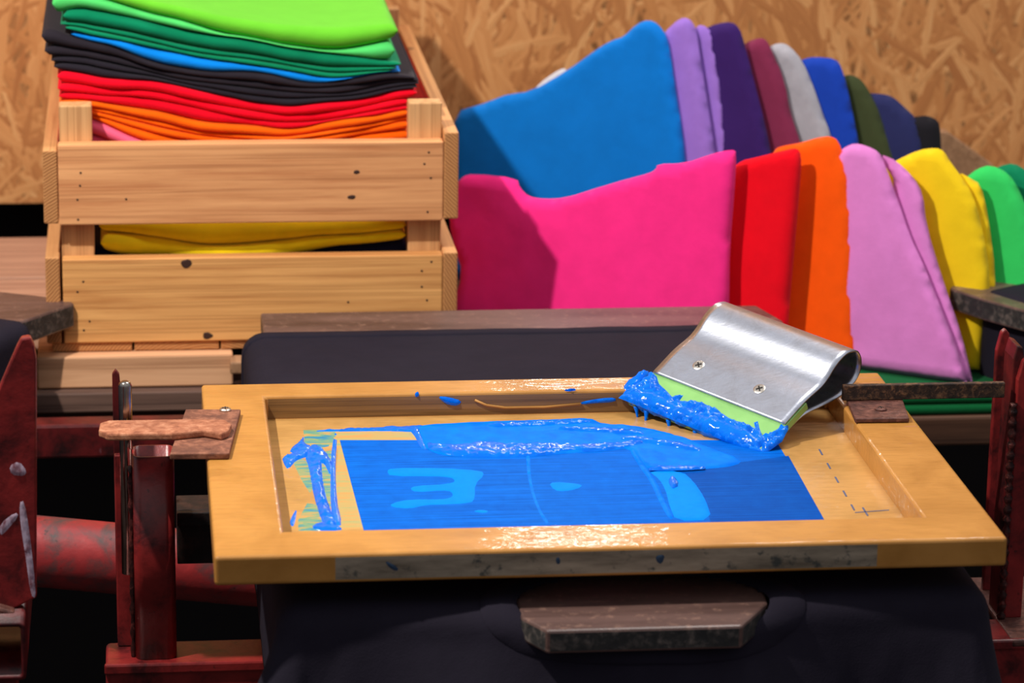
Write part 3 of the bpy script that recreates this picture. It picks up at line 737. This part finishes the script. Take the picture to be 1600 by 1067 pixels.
# flap of tape over the lower half of the front edge ends
ZM = -T+.0024
obj('mesh_fabric', box(RS-.004, W-RS+.004, RF-.004, D-RB_+.004, -T+.0004, ZM, 0), M['tape_floor'], scr)
def P2(lst, z=ZM): return [tuple(at(x, y, Z=z)[:2]) for x, y in lst]
st = P2([(531, 688), (1212, 688), (1287, 812), (1286, 832), (571, 832)]); st[3] = (st[3][0], RF-.002); st[4] = (st[4][0], RF-.002)
film = obj('printed_film', prism([(p[0], p[1], ZM-.0002) for p in st], (0, 0, .0005), 0), M['ink_film'], scr)
zf = ZM+.0003
def ink(name, pts, mat, h, rim=.003, z=zf, **kw):
    return obj(name, blob(P2(pts, z), z, h, rim, **kw), mat, scr, True)
ink('ink_wipe', [(1060, 735), (1232, 712), (1288, 812), (1285, 820), (1112, 822), (1100, 780), (1075, 745)], M['ink_dark'], .0002, .002, noise=0, step=.006, sm=0)
# wiped teal haze
ink('ink_haze', [(476, 672), (560, 668), (650, 672), (680, 688), (534, 690), (570, 826), (520, 828), (528, 700), (478, 690)], M['ink_sand'], .0003, .002, z=ZM, noise=0, sm=0, step=.005)
for pts in ([(474, 672), (526, 670), (528, 694), (500, 700), (476, 692)], [(458, 722), (470, 716), (490, 726), (494, 758), (484, 770), (470, 748)], [(498, 706), (518, 704), (520, 770), (514, 812), (502, 780)], [(466, 812), (480, 786), (506, 790), (516, 829), (466, 829)], [(650, 674), (720, 666), (870, 662), (860, 686), (690, 687)]):
    ink('ink_haze', pts, M['ink_teal'], .0004, .002, z=ZM, noise=0, sm=0)
# thick wet band pushed along the back
ink('ink_band', [(646, 672), (662, 664), (720, 661), (800, 658), (868, 656), (922, 653), (944, 664), (985, 664), (1060, 680), (1110, 700), (1160, 718), (1152, 728), (1110, 733), (1060, 735), (1015, 734), (1000, 722), (984, 700), (955, 703), (900, 707), (850, 711), (800, 714), (740, 712), (690, 712), (668, 702), (655, 690)],
    M['ink_smooth'], .0016, .006, noise=.0005, nscale=90, seed=3, step=.0022)
ink('ink_ridge', [(664, 692), (690, 698), (720, 697), (760, 692), (800, 697), (850, 693), (900, 698), (960, 694), (1010, 690), (1004, 698), (960, 702), (930, 706), (890, 706), (860, 711), (790, 715), (720, 714), (690, 710), (668, 702)], M['ink'], .0034, .007, noise=.0016, nscale=240, seed=8, step=.002)
ink('ink_ridge', [(640, 672), (655, 668), (662, 690), (668, 704), (655, 698), (650, 684)], M['ink'], .003, .004, noise=.002, seed=5, step=.002)
ink('ink_trail', [(668, 664), (610, 668), (520, 671), (470, 676), (520, 675), (600, 674), (660, 676)], M['ink'], .0014, .002, z=ZM, noise=.0008, step=.002)
for sd, pts in enumerate(([(870, 668), (960, 671), (1010, 676), (1005, 680), (940, 676), (872, 672)], [(968, 682), (1040, 688), (1100, 702), (1090, 706), (1030, 694), (970, 687)], [(1012, 731), (1060, 729), (1104, 730), (1100, 734), (1016, 736)], [(760, 663), (850, 660), (925, 657), (924, 661), (850, 665), (764, 668)])):
    ink('ink_streak', pts, M['ink'], .0022, .003, z=zf+.0012, noise=.0012, nscale=260, seed=30+sd, step=.002)
# strokes at the left
ink('ink_stroke', [(482, 698), (502, 700), (514, 712), (521, 730), (516, 745), (507, 726), (502, 724), (506, 760), (517, 800), (531, 822), (506, 826), (497, 800), (487, 760), (482, 730), (476, 712)], M['ink'], .0034, .005, z=ZM, noise=.0024, nscale=140, seed=11, step=.0022)
ink('ink_stroke', [(522, 676), (528, 680), (524, 720), (526, 780), (536, 822), (524, 826), (516, 790), (516, 740), (518, 700)], M['ink'], .0028, .004, z=ZM, noise=.0016, seed=13, step=.0022)
ink('ink_stroke', [(440, 714), (462, 710), (450, 704), (470, 690), (474, 680), (476, 694), (490, 700), (480, 714), (464, 718), (450, 734), (444, 726)], M['ink'], .0026, .004, z=ZM, noise=.0016, seed=15, step=.0022)
ink('ink_stroke', [(452, 818), (456, 806), (464, 794), (462, 812), (458, 824)], M['ink'], .001, .002, z=ZM, seed=16, step=.002)
ink('ink_stroke', [(486, 820), (512, 818), (534, 824), (534, 829), (490, 829)], M['ink'], .002, .003, z=ZM, noise=.0012, seed=17, step=.002)
# thin drag lines and pooled light patches
ink('ink_line', [(822, 704), (828, 704), (829, 745), (836, 775), (846, 800), (858, 816), (852, 818), (838, 792), (828, 762), (823, 735)], M['ink_smooth'], .0008, .0016, noise=.0002, step=.0022)
ink('ink_line', [(982, 700), (990, 700), (1010, 730), (1026, 752), (1038, 780), (1054, 808), (1046, 812), (1030, 784), (1016, 752), (998, 728)], M['ink_smooth'], .0012, .0018, noise=.0005, step=.0022)
ink('ink_patch', [(1012, 735), (1066, 736), (1084, 752), (1102, 778), (1113, 812), (1056, 814), (1046, 790), (1040, 765), (1030, 748)], M['ink_light'], .0008, .002, noise=.0003)
ink('ink_bead', [(1044, 748), (1056, 748), (1062, 760), (1052, 766), (1044, 758)], M['ink'], .004, .004, noise=.001, step=.0018)
ink('ink_patch', [(604, 736), (612, 731), (690, 731), (752, 735), (757, 742), (742, 756), (742, 778), (736, 786), (694, 788), (664, 789), (640, 795), (610, 792), (612, 786), (640, 780), (694, 780), (708, 776), (706, 768), (692, 766), (650, 769), (640, 764), (648, 759), (700, 756), (712, 752), (706, 746), (682, 744), (610, 744)], M['ink_light'], .0005, .0015, noise=0, step=.003)
ink('ink_patch', [(857, 754), (880, 753), (911, 757), (904, 763), (882, 768), (866, 766)], M['ink_light'], .0005, .0015, noise=0, step=.003)
ink('ink_patch', [(738, 799), (750, 796), (764, 798), (758, 802)], M['ink_light'], .0004, .001, noise=0, step=.002)
# blots on the back rail's inner side
yb = D-RB_-.0002
def wall_blot(pts, h=.0015):
    fr = (np.array([0, yb, 0]), np.array([1., 0, 0]), np.array([0, 0, 1.]), np.array([0, -1., 0]))
    pl = [(p[0], p[2]) for p in (at(x, y, Y=yb) for x, y in pts)]
    return blob(pl, 0, h, .002, .0018, .0004, 200, 4, 1, fr)
for pts in ([(684, 619), (700, 620), (722, 626), (716, 634), (702, 633), (692, 628)], [(648, 614), (654, 611), (655, 619), (649, 621)], [(880, 609), (896, 606), (902, 610), (886, 612)], [(906, 628), (940, 622), (962, 621), (962, 628), (930, 630), (908, 632)]):
    obj('ink_blot', wall_blot(pts), M['ink'], scr, True)
# pale drag line of tape along the inner back rail
zz = [at(x, y, Y=yb-.0004) for x, y in ((742, 625), (760, 633), (790, 637), (850, 636), (908, 631))]
obj('tape_edge', tube([(p[0], p[1], p[2]) for p in zz], .0011, 6), M['tape'], scr, True)
# registration marks drawn on the mesh
k = NT('pen line'); k.col(srgb(70, 84, 120)); M['pen'] = k.set(Roughness=.6)
def stroke(a, b, w=.0007):
    p, q = np.array(at(*a, Z=ZM)), np.array(at(*b, Z=ZM)); d = (q-p)/np.linalg.norm(q-p); n = np.array([-d[1], d[0], 0])*w
    return prism([p+n, q+n, q-n, p-n], (0, 0, .00025), 0)
for vf in [merge(stroke((1336, 801), (1389, 797)), stroke((1348, 793), (1356, 806)))]+[stroke((1280+i*12.5, 702+i*21.6), (1285+i*12.5, 711+i*21.6)) for i in range(5)]:
    obj('pen_mark', vf, M['pen'], scr)

yf = -.0001
for pts in ([(601, 876), (612, 880), (623, 888), (620, 893), (608, 887)], [(868, 872), (874, 870), (876, 880), (870, 882)], [(1024, 868), (1040, 866), (1034, 882), (1026, 878)]):
    fr0 = (np.array([0, yf, 0]), np.array([1., 0, 0]), np.array([0, 0, 1.]), np.array([0, -1., 0]))
    obj('paint_blot', blob([(p[0], p[2]) for p in (at(x, y, Y=yf) for x, y in pts)], 0, .0004, .0015, .0015, .0002, 200, 2, 1, fr0), M['stain'], scr, True)
# left hinge: plate, arm, screws
zt = .0004; ht = .0052
def flat(pts, z0, h, r=.001, z=None): return prism([tuple(at(x, y, Z=z if z is not None else z0+h)[:2])+(z0,) for x, y in pts], (0, 0, h), r)
hp = obj('hinge_plate', flat([(290, 639), (376, 639), (358, 708), (265, 709)], zt, ht), M['rust_mid'], scr)
fa = obj('hinge_arm', flat([(156, 660), (170, 656), (300, 654), (352, 655), (362, 662), (358, 672), (346, 677), (318, 672), (268, 677), (168, 678), (154, 672)], zt+ht+.0002, .0062, .0016), M['rust'], scr)
for x, y in ((352, 641.5), (338, 682)):
    p = at(x, y, Z=zt+ht); s_ = obj('screw', disc(p, (0, 0, 1), .0050, .0022), M['screw'] if y < 660 else M['rust'], scr)
    if y < 660: obj('slot', cross_slot(p+np.array([0, 0, .0024]), (0, 0, 1), .0026, .0005, .0005), M['slot'], s_)
pts = [at(x, y, Z=zt+ht+.003) for x, y in ((285, 676), (300, 674), (318, 673), (336, 677), (348, 674))]
obj('weld_bead', tube([tuple(p) for p in pts], [.003, .0045, .0035, .0045, .003], 8), M['rust'], scr, True)
# right hinge: plate and long bar
obj('hinge_plate', flat([(1322, 620), (1410, 622), (1421, 653), (1336, 654)], zt, .004), M['rust_plate'], scr)
b0 = at(1318, 597, Y=.345); b1 = at(1571, 598, Y=.345)
obj('hinge_arm', box(b0[0], b1[0], .345, .351, zt+.0042, b1[2], .0008), M['rust_dark'], scr)
p = at(1376, 640, Z=.0045); s_ = obj('screw', disc(p, (0, 0, 1), .0052, .0018), M['rust_plate'], scr)
obj('slot', cross_slot(p+np.array([0, 0, .002]), (0, 0, 1), .0024, .0005, .0005), M['slot'], s_)

# ------------------------------------------------------------------ squeegee
PRr = at(1226, 663, Z=-.0035)
av = .1075*Rt-.0432*Up-.090*Wd; L = np.linalg.norm(av); a = av/L
bb = .0586*Rt+.0523*Up+.034*Wd; bb = bb-a*(bb@a); H = np.linalg.norm(bb); b = bb/H
nn = np.cross(a, b); nn = nn if nn[2] > 0 else -nn
O = PRr-av
sq = thing('squeegee', tuple(O+av*.5-b*.03-nn*.01), 'aluminium handled squeegee with a green blade loaded with blue ink', 'squeegee')
S = lambda p, q, r: tuple(O+a*p+b*q+nn*r)
# handle: a sheet folded over into a loop; outline of its section (along b, along n)
sec_f = [(0, 0), (.014, 0.0002), (.026, .0004), (.036, -.0004), (.045, -.0018), (.054, -.0026), (.063, -.0012), (.071, .0014), (.079, .0030), (.087, .0030), (.094, .0012)]
cen = (.0895, -.0150)
sec = [(s_, n_) for s_, n_ in sec_f]
for k_ in range(1, 9):
    q = math.radians(56-k_*20); sec.append((cen[0]+.0162*math.cos(q), cen[1]+.0172*math.sin(q)))
sec += [(.074, -.0312), (.060, -.0266), (.044, -.0196), (.030, -.0132), (.018, -.0098), (.0, -.0090)]
def catmull(p, n=5):
    out = []
    for i in range(len(p)-1):
        p0, p1, p2, p3 = (np.array(p[max(i-1, 0)]), np.array(p[i]), np.array(p[i+1]), np.array(p[min(i+2, len(p)-1)]))
        for k_ in range(n):
            t = k_/n; out.append(tuple(.5*((2*p1)+(-p0+p2)*t+(2*p0-5*p1+4*p2-p3)*t*t+(-p0+3*p1-3*p2+p3)*t**3)))
    out.append(p[-1]); return out
sec = catmull(sec, 4); V = []; Fc = []; NL = 24
for i in range(NL+1):
    for s_, n_ in sec: V.append(S(L*i/NL, s_, n_))
m = len(sec)
for i in range(NL):
    for j in range(m-1): Fc.append([i*m+j, i*m+j+1, (i+1)*m+j+1, (i+1)*m+j])
hd_ = obj('handle', (V, Fc), M['alu'], sq, True); solid(hd_, .0013, 0)
for px, py in ((1092, 572), (1187, 609)):
    p = on_plane(px, py, O, nn)+nn*.0007; s_ = obj('screw', disc(p, nn, .0054, .0010, 24, .2), M['screw'], sq)
    obj('slot', cross_slot(p+nn*.0009, nn, .0030, .0006, .0006), M['slot'], s_)
# rubber blade
BL = .036
vb = [S(-.001, -BL, -.0012), S(-.001, .030, -.0012), S(-.001, .030, -.0082), S(-.001, -BL, -.0082)]
obj('blade', prism(vb, a*(L+.002), .0006), M['rubber'], sq)
# ink coat on the blade's face
fr = (O, a, b, nn)
def pl2(pts):
    res = []
    for x, y in pts:
        p = on_plane(x, y, O-nn*.0012, nn)-O; res.append((p@a, p@b))
    return res
coat = pl2([(1018, 582), (1026, 588), (1030, 600), (1043, 612), (1052, 622), (1068, 617), (1062, 626), (1082, 628), (1094, 628), (1108, 634), (1122, 640), (1130, 648), (1150, 658), (1166, 664), (1180, 669), (1178, 660), (1184, 658), (1187, 670), (1192, 682), (1212, 674), (1222, 664), (1232, 670), (1222, 690), (1200, 706), (1180, 722), (1150, 712), (1120, 700), (1090, 688), (1060, 676), (1030, 662), (1000, 648), (975, 636), (966, 622), (978, 612), (994, 602), (1006, 592)])
coat = [(p, max(q, -BL-.002)) for p, q in coat]
obj('ink_coat', blob(coat, -.0012, .0030, .003, .0017, .0034, 210, 21, 0, fr), M['ink'], sq, True)
# the rolled bead of ink along the lower edge
def bead(i0, i1, base, rad, ns, seed, noff, n=60, seg=16):
    V = []; Fc = []
    for i in range(n+1):
        p = i0+(i1-i0)*i/n; e = min(i, n-i)/n; w = min(1, (e/.06)**.5) if e < .06 else 1
        rr_ = rad*(1+.28*fbm((p, 0), 32, seed))*max(w, .05)
        for k_ in range(seg):
            q = 2*math.pi*k_/seg; d = rr_*(1+.22*fbm((p*1.0, math.cos(q)*.02, math.sin(q)*.02), 110, seed+3))
            V.append(S(p, base+d*1.1*math.cos(q), noff+d*math.sin(q)))
    for i in range(n):
        for k_ in range(seg): Fc.append([i*seg+k_, i*seg+(k_+1) % seg, (i+1)*seg+(k_+1) % seg, (i+1)*seg+k_])
    Fc += [list(range(seg)), list(range(n*seg, (n+1)*seg))]
    return V, Fc
obj('ink_roll', bead(-.009, L*.99, -BL+.0075, .0085, 20, 5, -.0035), M['ink'], sq, True)
obj('ink_smear', blob([(p, q) for p, q in ((-.012, -.0), (-.006, .002), (-.003, -.012), (-.005, -BL+.004), (-.014, -BL+.002), (-.016, -.02))], -.003, .004, .004, .002, .002, 150, 9, 1, fr), M['ink'], sq, True)
e_ = (O+av, b, nn, a)   # right end face of the blade smeared with ink
obj('ink_end', blob([(-BL-.001, .0005), (-.002, .0005), (.004, -.004), (-.006, -.0095), (-BL-.001, -.0095)], .0011, .0022, .003, .002, .001, 160, 3, 1, e_), M['ink'], sq, True)
for i0, q0, q1 in ((.02, -BL, -BL-.010), (.045, -BL, -BL-.007), (.075, -BL, -BL-.006), (.008, -BL, -BL-.006)):
    pts = [S(i0+k_*.0007, q0+(q1-q0)*k_/6, -.006-.0012*k_) for k_ in range(7)]
    obj('ink_drip', tube(pts, [.0026, .0022, .0017, .0014, .0012, .001, .0007], 8), M['ink'], sq, True)

# ------------------------------------------------------------------ red press around the screen
YP = .315
zb = at(240, 1030, Y=YP-.012)[2]
pr = thing('printing_press', (.3, .35, -ZO), 'red painted steel press frame carrying the printing screen', 'printing press')
c0 = at(206, 715, Y=YP-.012); c1 = at(272, 715, Y=YP-.012); zc = c0[2]
def hollow(x0, x1, y0, y1, z0, z1, w, r=.004):
    bm = bmesh.new(); n = 6
    def loop(x0, x1, y0, y1, r, z):
        out = []
        for cx_, cy_, a0 in ((x1-r, y1-r, 0), (x0+r, y1-r, 90), (x0+r, y0+r, 180), (x1-r, y0+r, 270)):
            for k_ in range(n): q = math.radians(a0+90*k_/(n-1)); out.append(bm.verts.new((cx_+r*math.cos(q), cy_+r*math.sin(q), z)))
        return out
    A_, B_ = loop(x0, x1, y0, y1, r, z0), loop(x0, x1, y0, y1, r, z1)
    C_, D_ = loop(x0+w, x1-w, y0+w, y1-w, r*.6, z0), loop(x0+w, x1-w, y0+w, y1-w, r*.6, z1)
    N_ = len(A_)
    for i in range(N_):
        j = (i+1) % N_
        for q in ((A_[i], A_[j], B_[j], B_[i]), (C_[i], D_[i], D_[j], C_[j]), (B_[i], B_[j], D_[j], D_[i]), (A_[i], C_[i], C_[j], A_[j])): bm.faces.new(q)
    bmesh.ops.recalc_face_normals(bm, faces=bm.faces); return from_bm(bm)
obj('upright_tube', hollow(c0[0], c1[0], YP-.012, YP+.022, zb, zc, .0022, .008), M['red'], pr, True)
fb0 = at(175, 578, Y=.352); fb1 = at(188, 578, Y=.352); fbb = at(186, 700, Y=.352)
obj('flat_bar', prism([(fb0[0], .352, zb), (fb1[0]+.004, .352, zb), (fb1[0]+.004, .352, fbb[2]), (fb1[0]-.001, .352, fb0[2]-.004), (fb0[0]+.003, .352, fb0[2]), (fb0[0], .352, fb0[2]-.004)], (0, .006, 0), .0008), M['red_dark'], pr)
r0_ = at(196, 640, Y=.328); rt_ = at(196, 595, Y=.328); rb_ = at(196, 895, Y=.328)
rd = .0056
obj('guide_rod', tube([(r0_[0], .328, rb_[2]), (r0_[0], .328, -.02), (r0_[0], .328, rt_[2]-.004), (r0_[0], .328, rt_[2]-.0015), (r0_[0], .328, rt_[2])], [rd, rd, rd, rd*.85, rd*.45], 20), M['chrome'], pr, True)
obj('side_plate', prism([(at(180, 800, Y=.335)[0], .335, zb), (at(206, 800, Y=.335)[0], .335, zb), (at(206, 800, Y=.335)[0], .335, .0-.028), (at(180, 800, Y=.335)[0], .335, -.028)], (0, .008, 0), .001), M['red'], pr)
obj('weld_bead', tube([(at(205, 800, Y=YP-.004)[0], YP-.003, zb+(-.03-zb)*k_/24) for k_ in range(25)], [.0022+.0009*math.sin(k_*2.4) for k_ in range(25)], 8), M['weld'], pr, True)
# base cross tube
yb0 = at(240, 1037, Z=zb)[1]; yb1 = at(240, 1000, Z=zb)[1]; xl_ = at(165, 1030, Z=zb)[0]
obj('cross_tube', box(xl_, .80, yb0, yb1, zb-.07, zb-.0005, .004, 3), M['red'], pr)
obj('rail_lip', box(xl_-.001, .80, yb0-.002, yb0+.004, zb-.009, zb+.0008, .002, 2), M['red'], pr)
# dark bracket between the upright and the frame
q0 = at(276, 797, Y=.36); q1 = at(345, 880, Y=.36)
obj('cross_bracket', merge(box(q0[0], .036, .36, .40, q1[2], q0[2], .001), box(q0[0], .036, .352, .36, q0[2]-.012, q0[2], .001)), M['black_steel'], pr)
# uprights at the right
for nm, xs_, Yq, ytop, mt in (('flat_bar', (1543, 1568), .415, 515, 'red'), ('upright_plate', (1578, 1606), .345, 560, 'red')):
    xx0, xx1 = at(xs_[0], 800, Y=Yq)[0], at(xs_[1], 800, Y=Yq)[0]; zt_ = at(xs_[0], ytop, Y=Yq)[2]; w_ = xx1-xx0
    obj(nm, prism([(xx0, Yq, zb), (xx1, Yq, zb), (xx1, Yq, zt_-.022), (xx0+w_*.72, Yq, zt_-.004), (xx0+w_*.5, Yq, zt_), (xx0+w_*.25, Yq, zt_-.003), (xx0, Yq, zt_-.02)], (0, .008, 0), .0012), M[mt], pr)
xx0 = at(1571, 800, Y=.352)[0]; zt_ = at(1580, 540, Y=.352)[2]
obj('upright_plate', prism([(xx0-.002, .352, zb), (xx0+.006, .352, zb), (xx0+.010, .352, zt_-.02), (xx0+.007, .352, zt_-.002), (xx0+.002, .352, zt_), (xx0-.001, .352, zt_-.012)], (0, .03, 0), .0012), M['red_dark'], pr)
xw = at(1574, 800, Y=.343)[0]
obj('weld_bead', tube([(xw, .343, zb+(-.0-zb)*k_/60) for k_ in range(61)], [.0032+.0012*math.sin(k_*2.1) for k_ in range(61)], 8), M['weld'], pr, True)
xx1 = at(1700, 800, Y=.35)[0]
obj('foot_flange', box(at(1548, 980, Y=.36)[0], xx1, .29, .45, zb-.006, zb+.0006, .002), M['rust_plate'], pr)
for x in (.0, .55):
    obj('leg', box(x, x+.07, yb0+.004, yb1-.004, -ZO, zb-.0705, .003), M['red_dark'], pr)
# neighbour press on the left: gusset plate and square tube
YL = .14
n1 = thing('press_gusset', (-.17, YL, -ZO), 'tall red gusset plate with white scuffs on a square tube at the left edge', 'press part')
gp_ = [at(x, y, Y=YL) for x, y in ((26, 542), (33, 529), (47, 527), (53, 540), (57, 562), (57, 934), (0, 962), (-90, 985), (-90, 810), (0, 602))]
gus = obj('gusset_plate', prism([tuple(p) for p in gp_], (0, .010, 0), .0016), M['red'], n1)
k = NT('white scuff'); kk = k.noise(k.coord(scale=(1, 1, .4)), 120, 6, .7); k.col(k.ramp(kk, [(.35, srgb(120, 60, 70)), (.55, srgb(196, 176, 196))])); M['scuff'] = k.set(Roughness=.6)
def face_blot(pts, Y, seed, h=.0005):
    fr = (np.array([0, Y, 0]), np.array([1., 0, 0]), np.array([0, 0, 1.]), np.array([0, -1., 0]))
    return blob([(p[0], p[2]) for p in (at(x, y, Y=Y) for x, y in pts)], 0, h, .002, .002, .0004, 200, seed, 1, fr)
for i, pts in enumerate(([(30, 785), (38, 782), (46, 830), (54, 900), (56, 935), (48, 930), (40, 870), (32, 820)], [(14, 728), (30, 720), (42, 736), (38, 744), (18, 742)], [(0, 818), (24, 800), (30, 806), (6, 834), (0, 836)])):
    obj('paint_scuff', face_blot(pts, YL, i), M['scuff'], gus, True)
sx = at(40, 1010, Y=YL-.03)[0]; s0 = at(40, 972, Y=YL-.03)[2]; s1 = at(40, 1062, Y=YL-.03)[2]
V, Fc = hollow(sx-.06, sx, s1, s0, 0, .16, .0035, .004); V = [(x, YL-.03+z, y) for x, y, z in V]
obj('square_tube', (V, Fc), M['red_dark'], n1, True)
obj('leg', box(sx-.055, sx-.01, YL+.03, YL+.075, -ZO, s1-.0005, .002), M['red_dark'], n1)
obj('weld_foot', prism([tuple(at(x, y, Y=YL-.01)) for x, y in ((0, 950), (22, 956), (26, 966), (36, 973), (0, 974), (-20, 974), (-20, 950))], (0, .03, 0), .002), M['rust_plate'], n1)
# thick pipe and dark beam farther back
pa, pb = at(-60, 850, Y=.58), at(430, 895, Y=.58)
t = thing('round_pipe', (.0, .58, -ZO), 'thick round red pipe with worn grey paint behind the left upright', 'pipe')
rp = .033; dv = pb-pa
obj('pipe', tube([tuple(pa+dv*s_) for s_ in np.linspace(-.5, 2.2, 14)], rp, 28), M['red_pipe'], t, True)
obj('leg', box(.40, .46, .56, .60, -ZO, (pa+dv*1.2)[2]-rp+.006, .002), M['red_dark'], t)
z1 = at(200, 662, Y=.767)[2]; z0 = at(200, 715, Y=.767)[2]
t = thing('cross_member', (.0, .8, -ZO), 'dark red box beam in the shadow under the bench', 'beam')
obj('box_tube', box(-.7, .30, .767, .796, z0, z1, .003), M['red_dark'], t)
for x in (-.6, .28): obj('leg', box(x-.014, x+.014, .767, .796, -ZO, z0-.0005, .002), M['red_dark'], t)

# ------------------------------------------------------------------ light
def area(name, loc, target, size, power, col=(1, 1, 1), shape='DISK'):
    l = bpy.data.lights.new(name, 'AREA'); l.shape = shape; l.size = size; l.energy = power; l.color = col
    o = bpy.data.objects.new(name, l); COL.objects.link(o); o.location = (loc[0], loc[1], loc[2]+ZO)
    d = Vector(target)-Vector(loc); o.rotation_euler = d.to_track_quat('-Z', 'Y').to_euler(); return o
kl = bpy.data.lights.new('key_lamp', 'POINT'); kl.energy = 112; kl.shadow_soft_size = .024; kl.color = (1, .94, .86)
ko = bpy.data.objects.new('key_lamp', kl); COL.objects.link(ko); ko.location = (-.58, .04, 1.30+ZO)
area('overhead_fill', (.9, .9, 1.9), (.55, .7, 0), .8, 20, (1, .96, .92))  # unseen lamp added as soft fill from above and behind
gl = area('glint_light', (.47, 1.45, .50), (.30, .05, 0), .18, 1.1, (1, .98, .96), 'RECTANGLE'); gl.data.size_y = .06  # unseen small lamp added to put glints on the tape and wet ink
w = bpy.data.worlds.new('world'); bpy.context.scene.world = w; w.use_nodes = True
wt = w.node_tree; tc = wt.nodes.new('ShaderNodeTexCoord'); sx_ = wt.nodes.new('ShaderNodeSeparateXYZ'); rp_ = wt.nodes.new('ShaderNodeValToRGB')
wt.links.new(tc.outputs['Generated'], sx_.inputs[0]); mr = wt.nodes.new('ShaderNodeMapRange'); mr.inputs[1].default_value = -1; wt.links.new(sx_.outputs['Z'], mr.inputs[0])
wt.links.new(mr.outputs[0], rp_.inputs['Fac'])
el = rp_.color_ramp.elements; el[0].position = .42; el[0].color = (.05, .045, .05, 1); el[1].position = .8; el[1].color = (.95, .95, 1, 1)
e = el.new(.55); e.color = (.34, .34, .38, 1)
wt.links.new(rp_.outputs['Color'], wt.nodes['Background'].inputs['Color']); wt.nodes['Background'].inputs['Strength'].default_value = .5

# ------------------------------------------------------------------ camera
cd = bpy.data.cameras.new('camera'); cd.sensor_width = 36; cd.sensor_fit = 'HORIZONTAL'; cd.lens = F/1600*36
cd.clip_start = .05
co = bpy.data.objects.new('camera', cd); COL.objects.link(co)
from mathutils import Matrix
m = Matrix(((Rt[0], Up[0], -Wd[0]), (Rt[1], Up[1], -Wd[1]), (Rt[2], Up[2], -Wd[2]))).to_4x4()
m.translation = Vector((CAM[0], CAM[1], CAM[2]+ZO)); co.matrix_world = m
cd.dof.use_dof = True; cd.dof.focus_distance = float((PRr-CAM)@Wd)+.02; cd.dof.aperture_fstop = 9.0
sc = bpy.context.scene; sc.camera = co
sc.view_settings.view_transform = 'Standard'; sc.view_settings.look = 'None'; sc.view_settings.exposure = 0; sc.view_settings.gamma = 1
sc.view_settings.use_curve_mapping = False
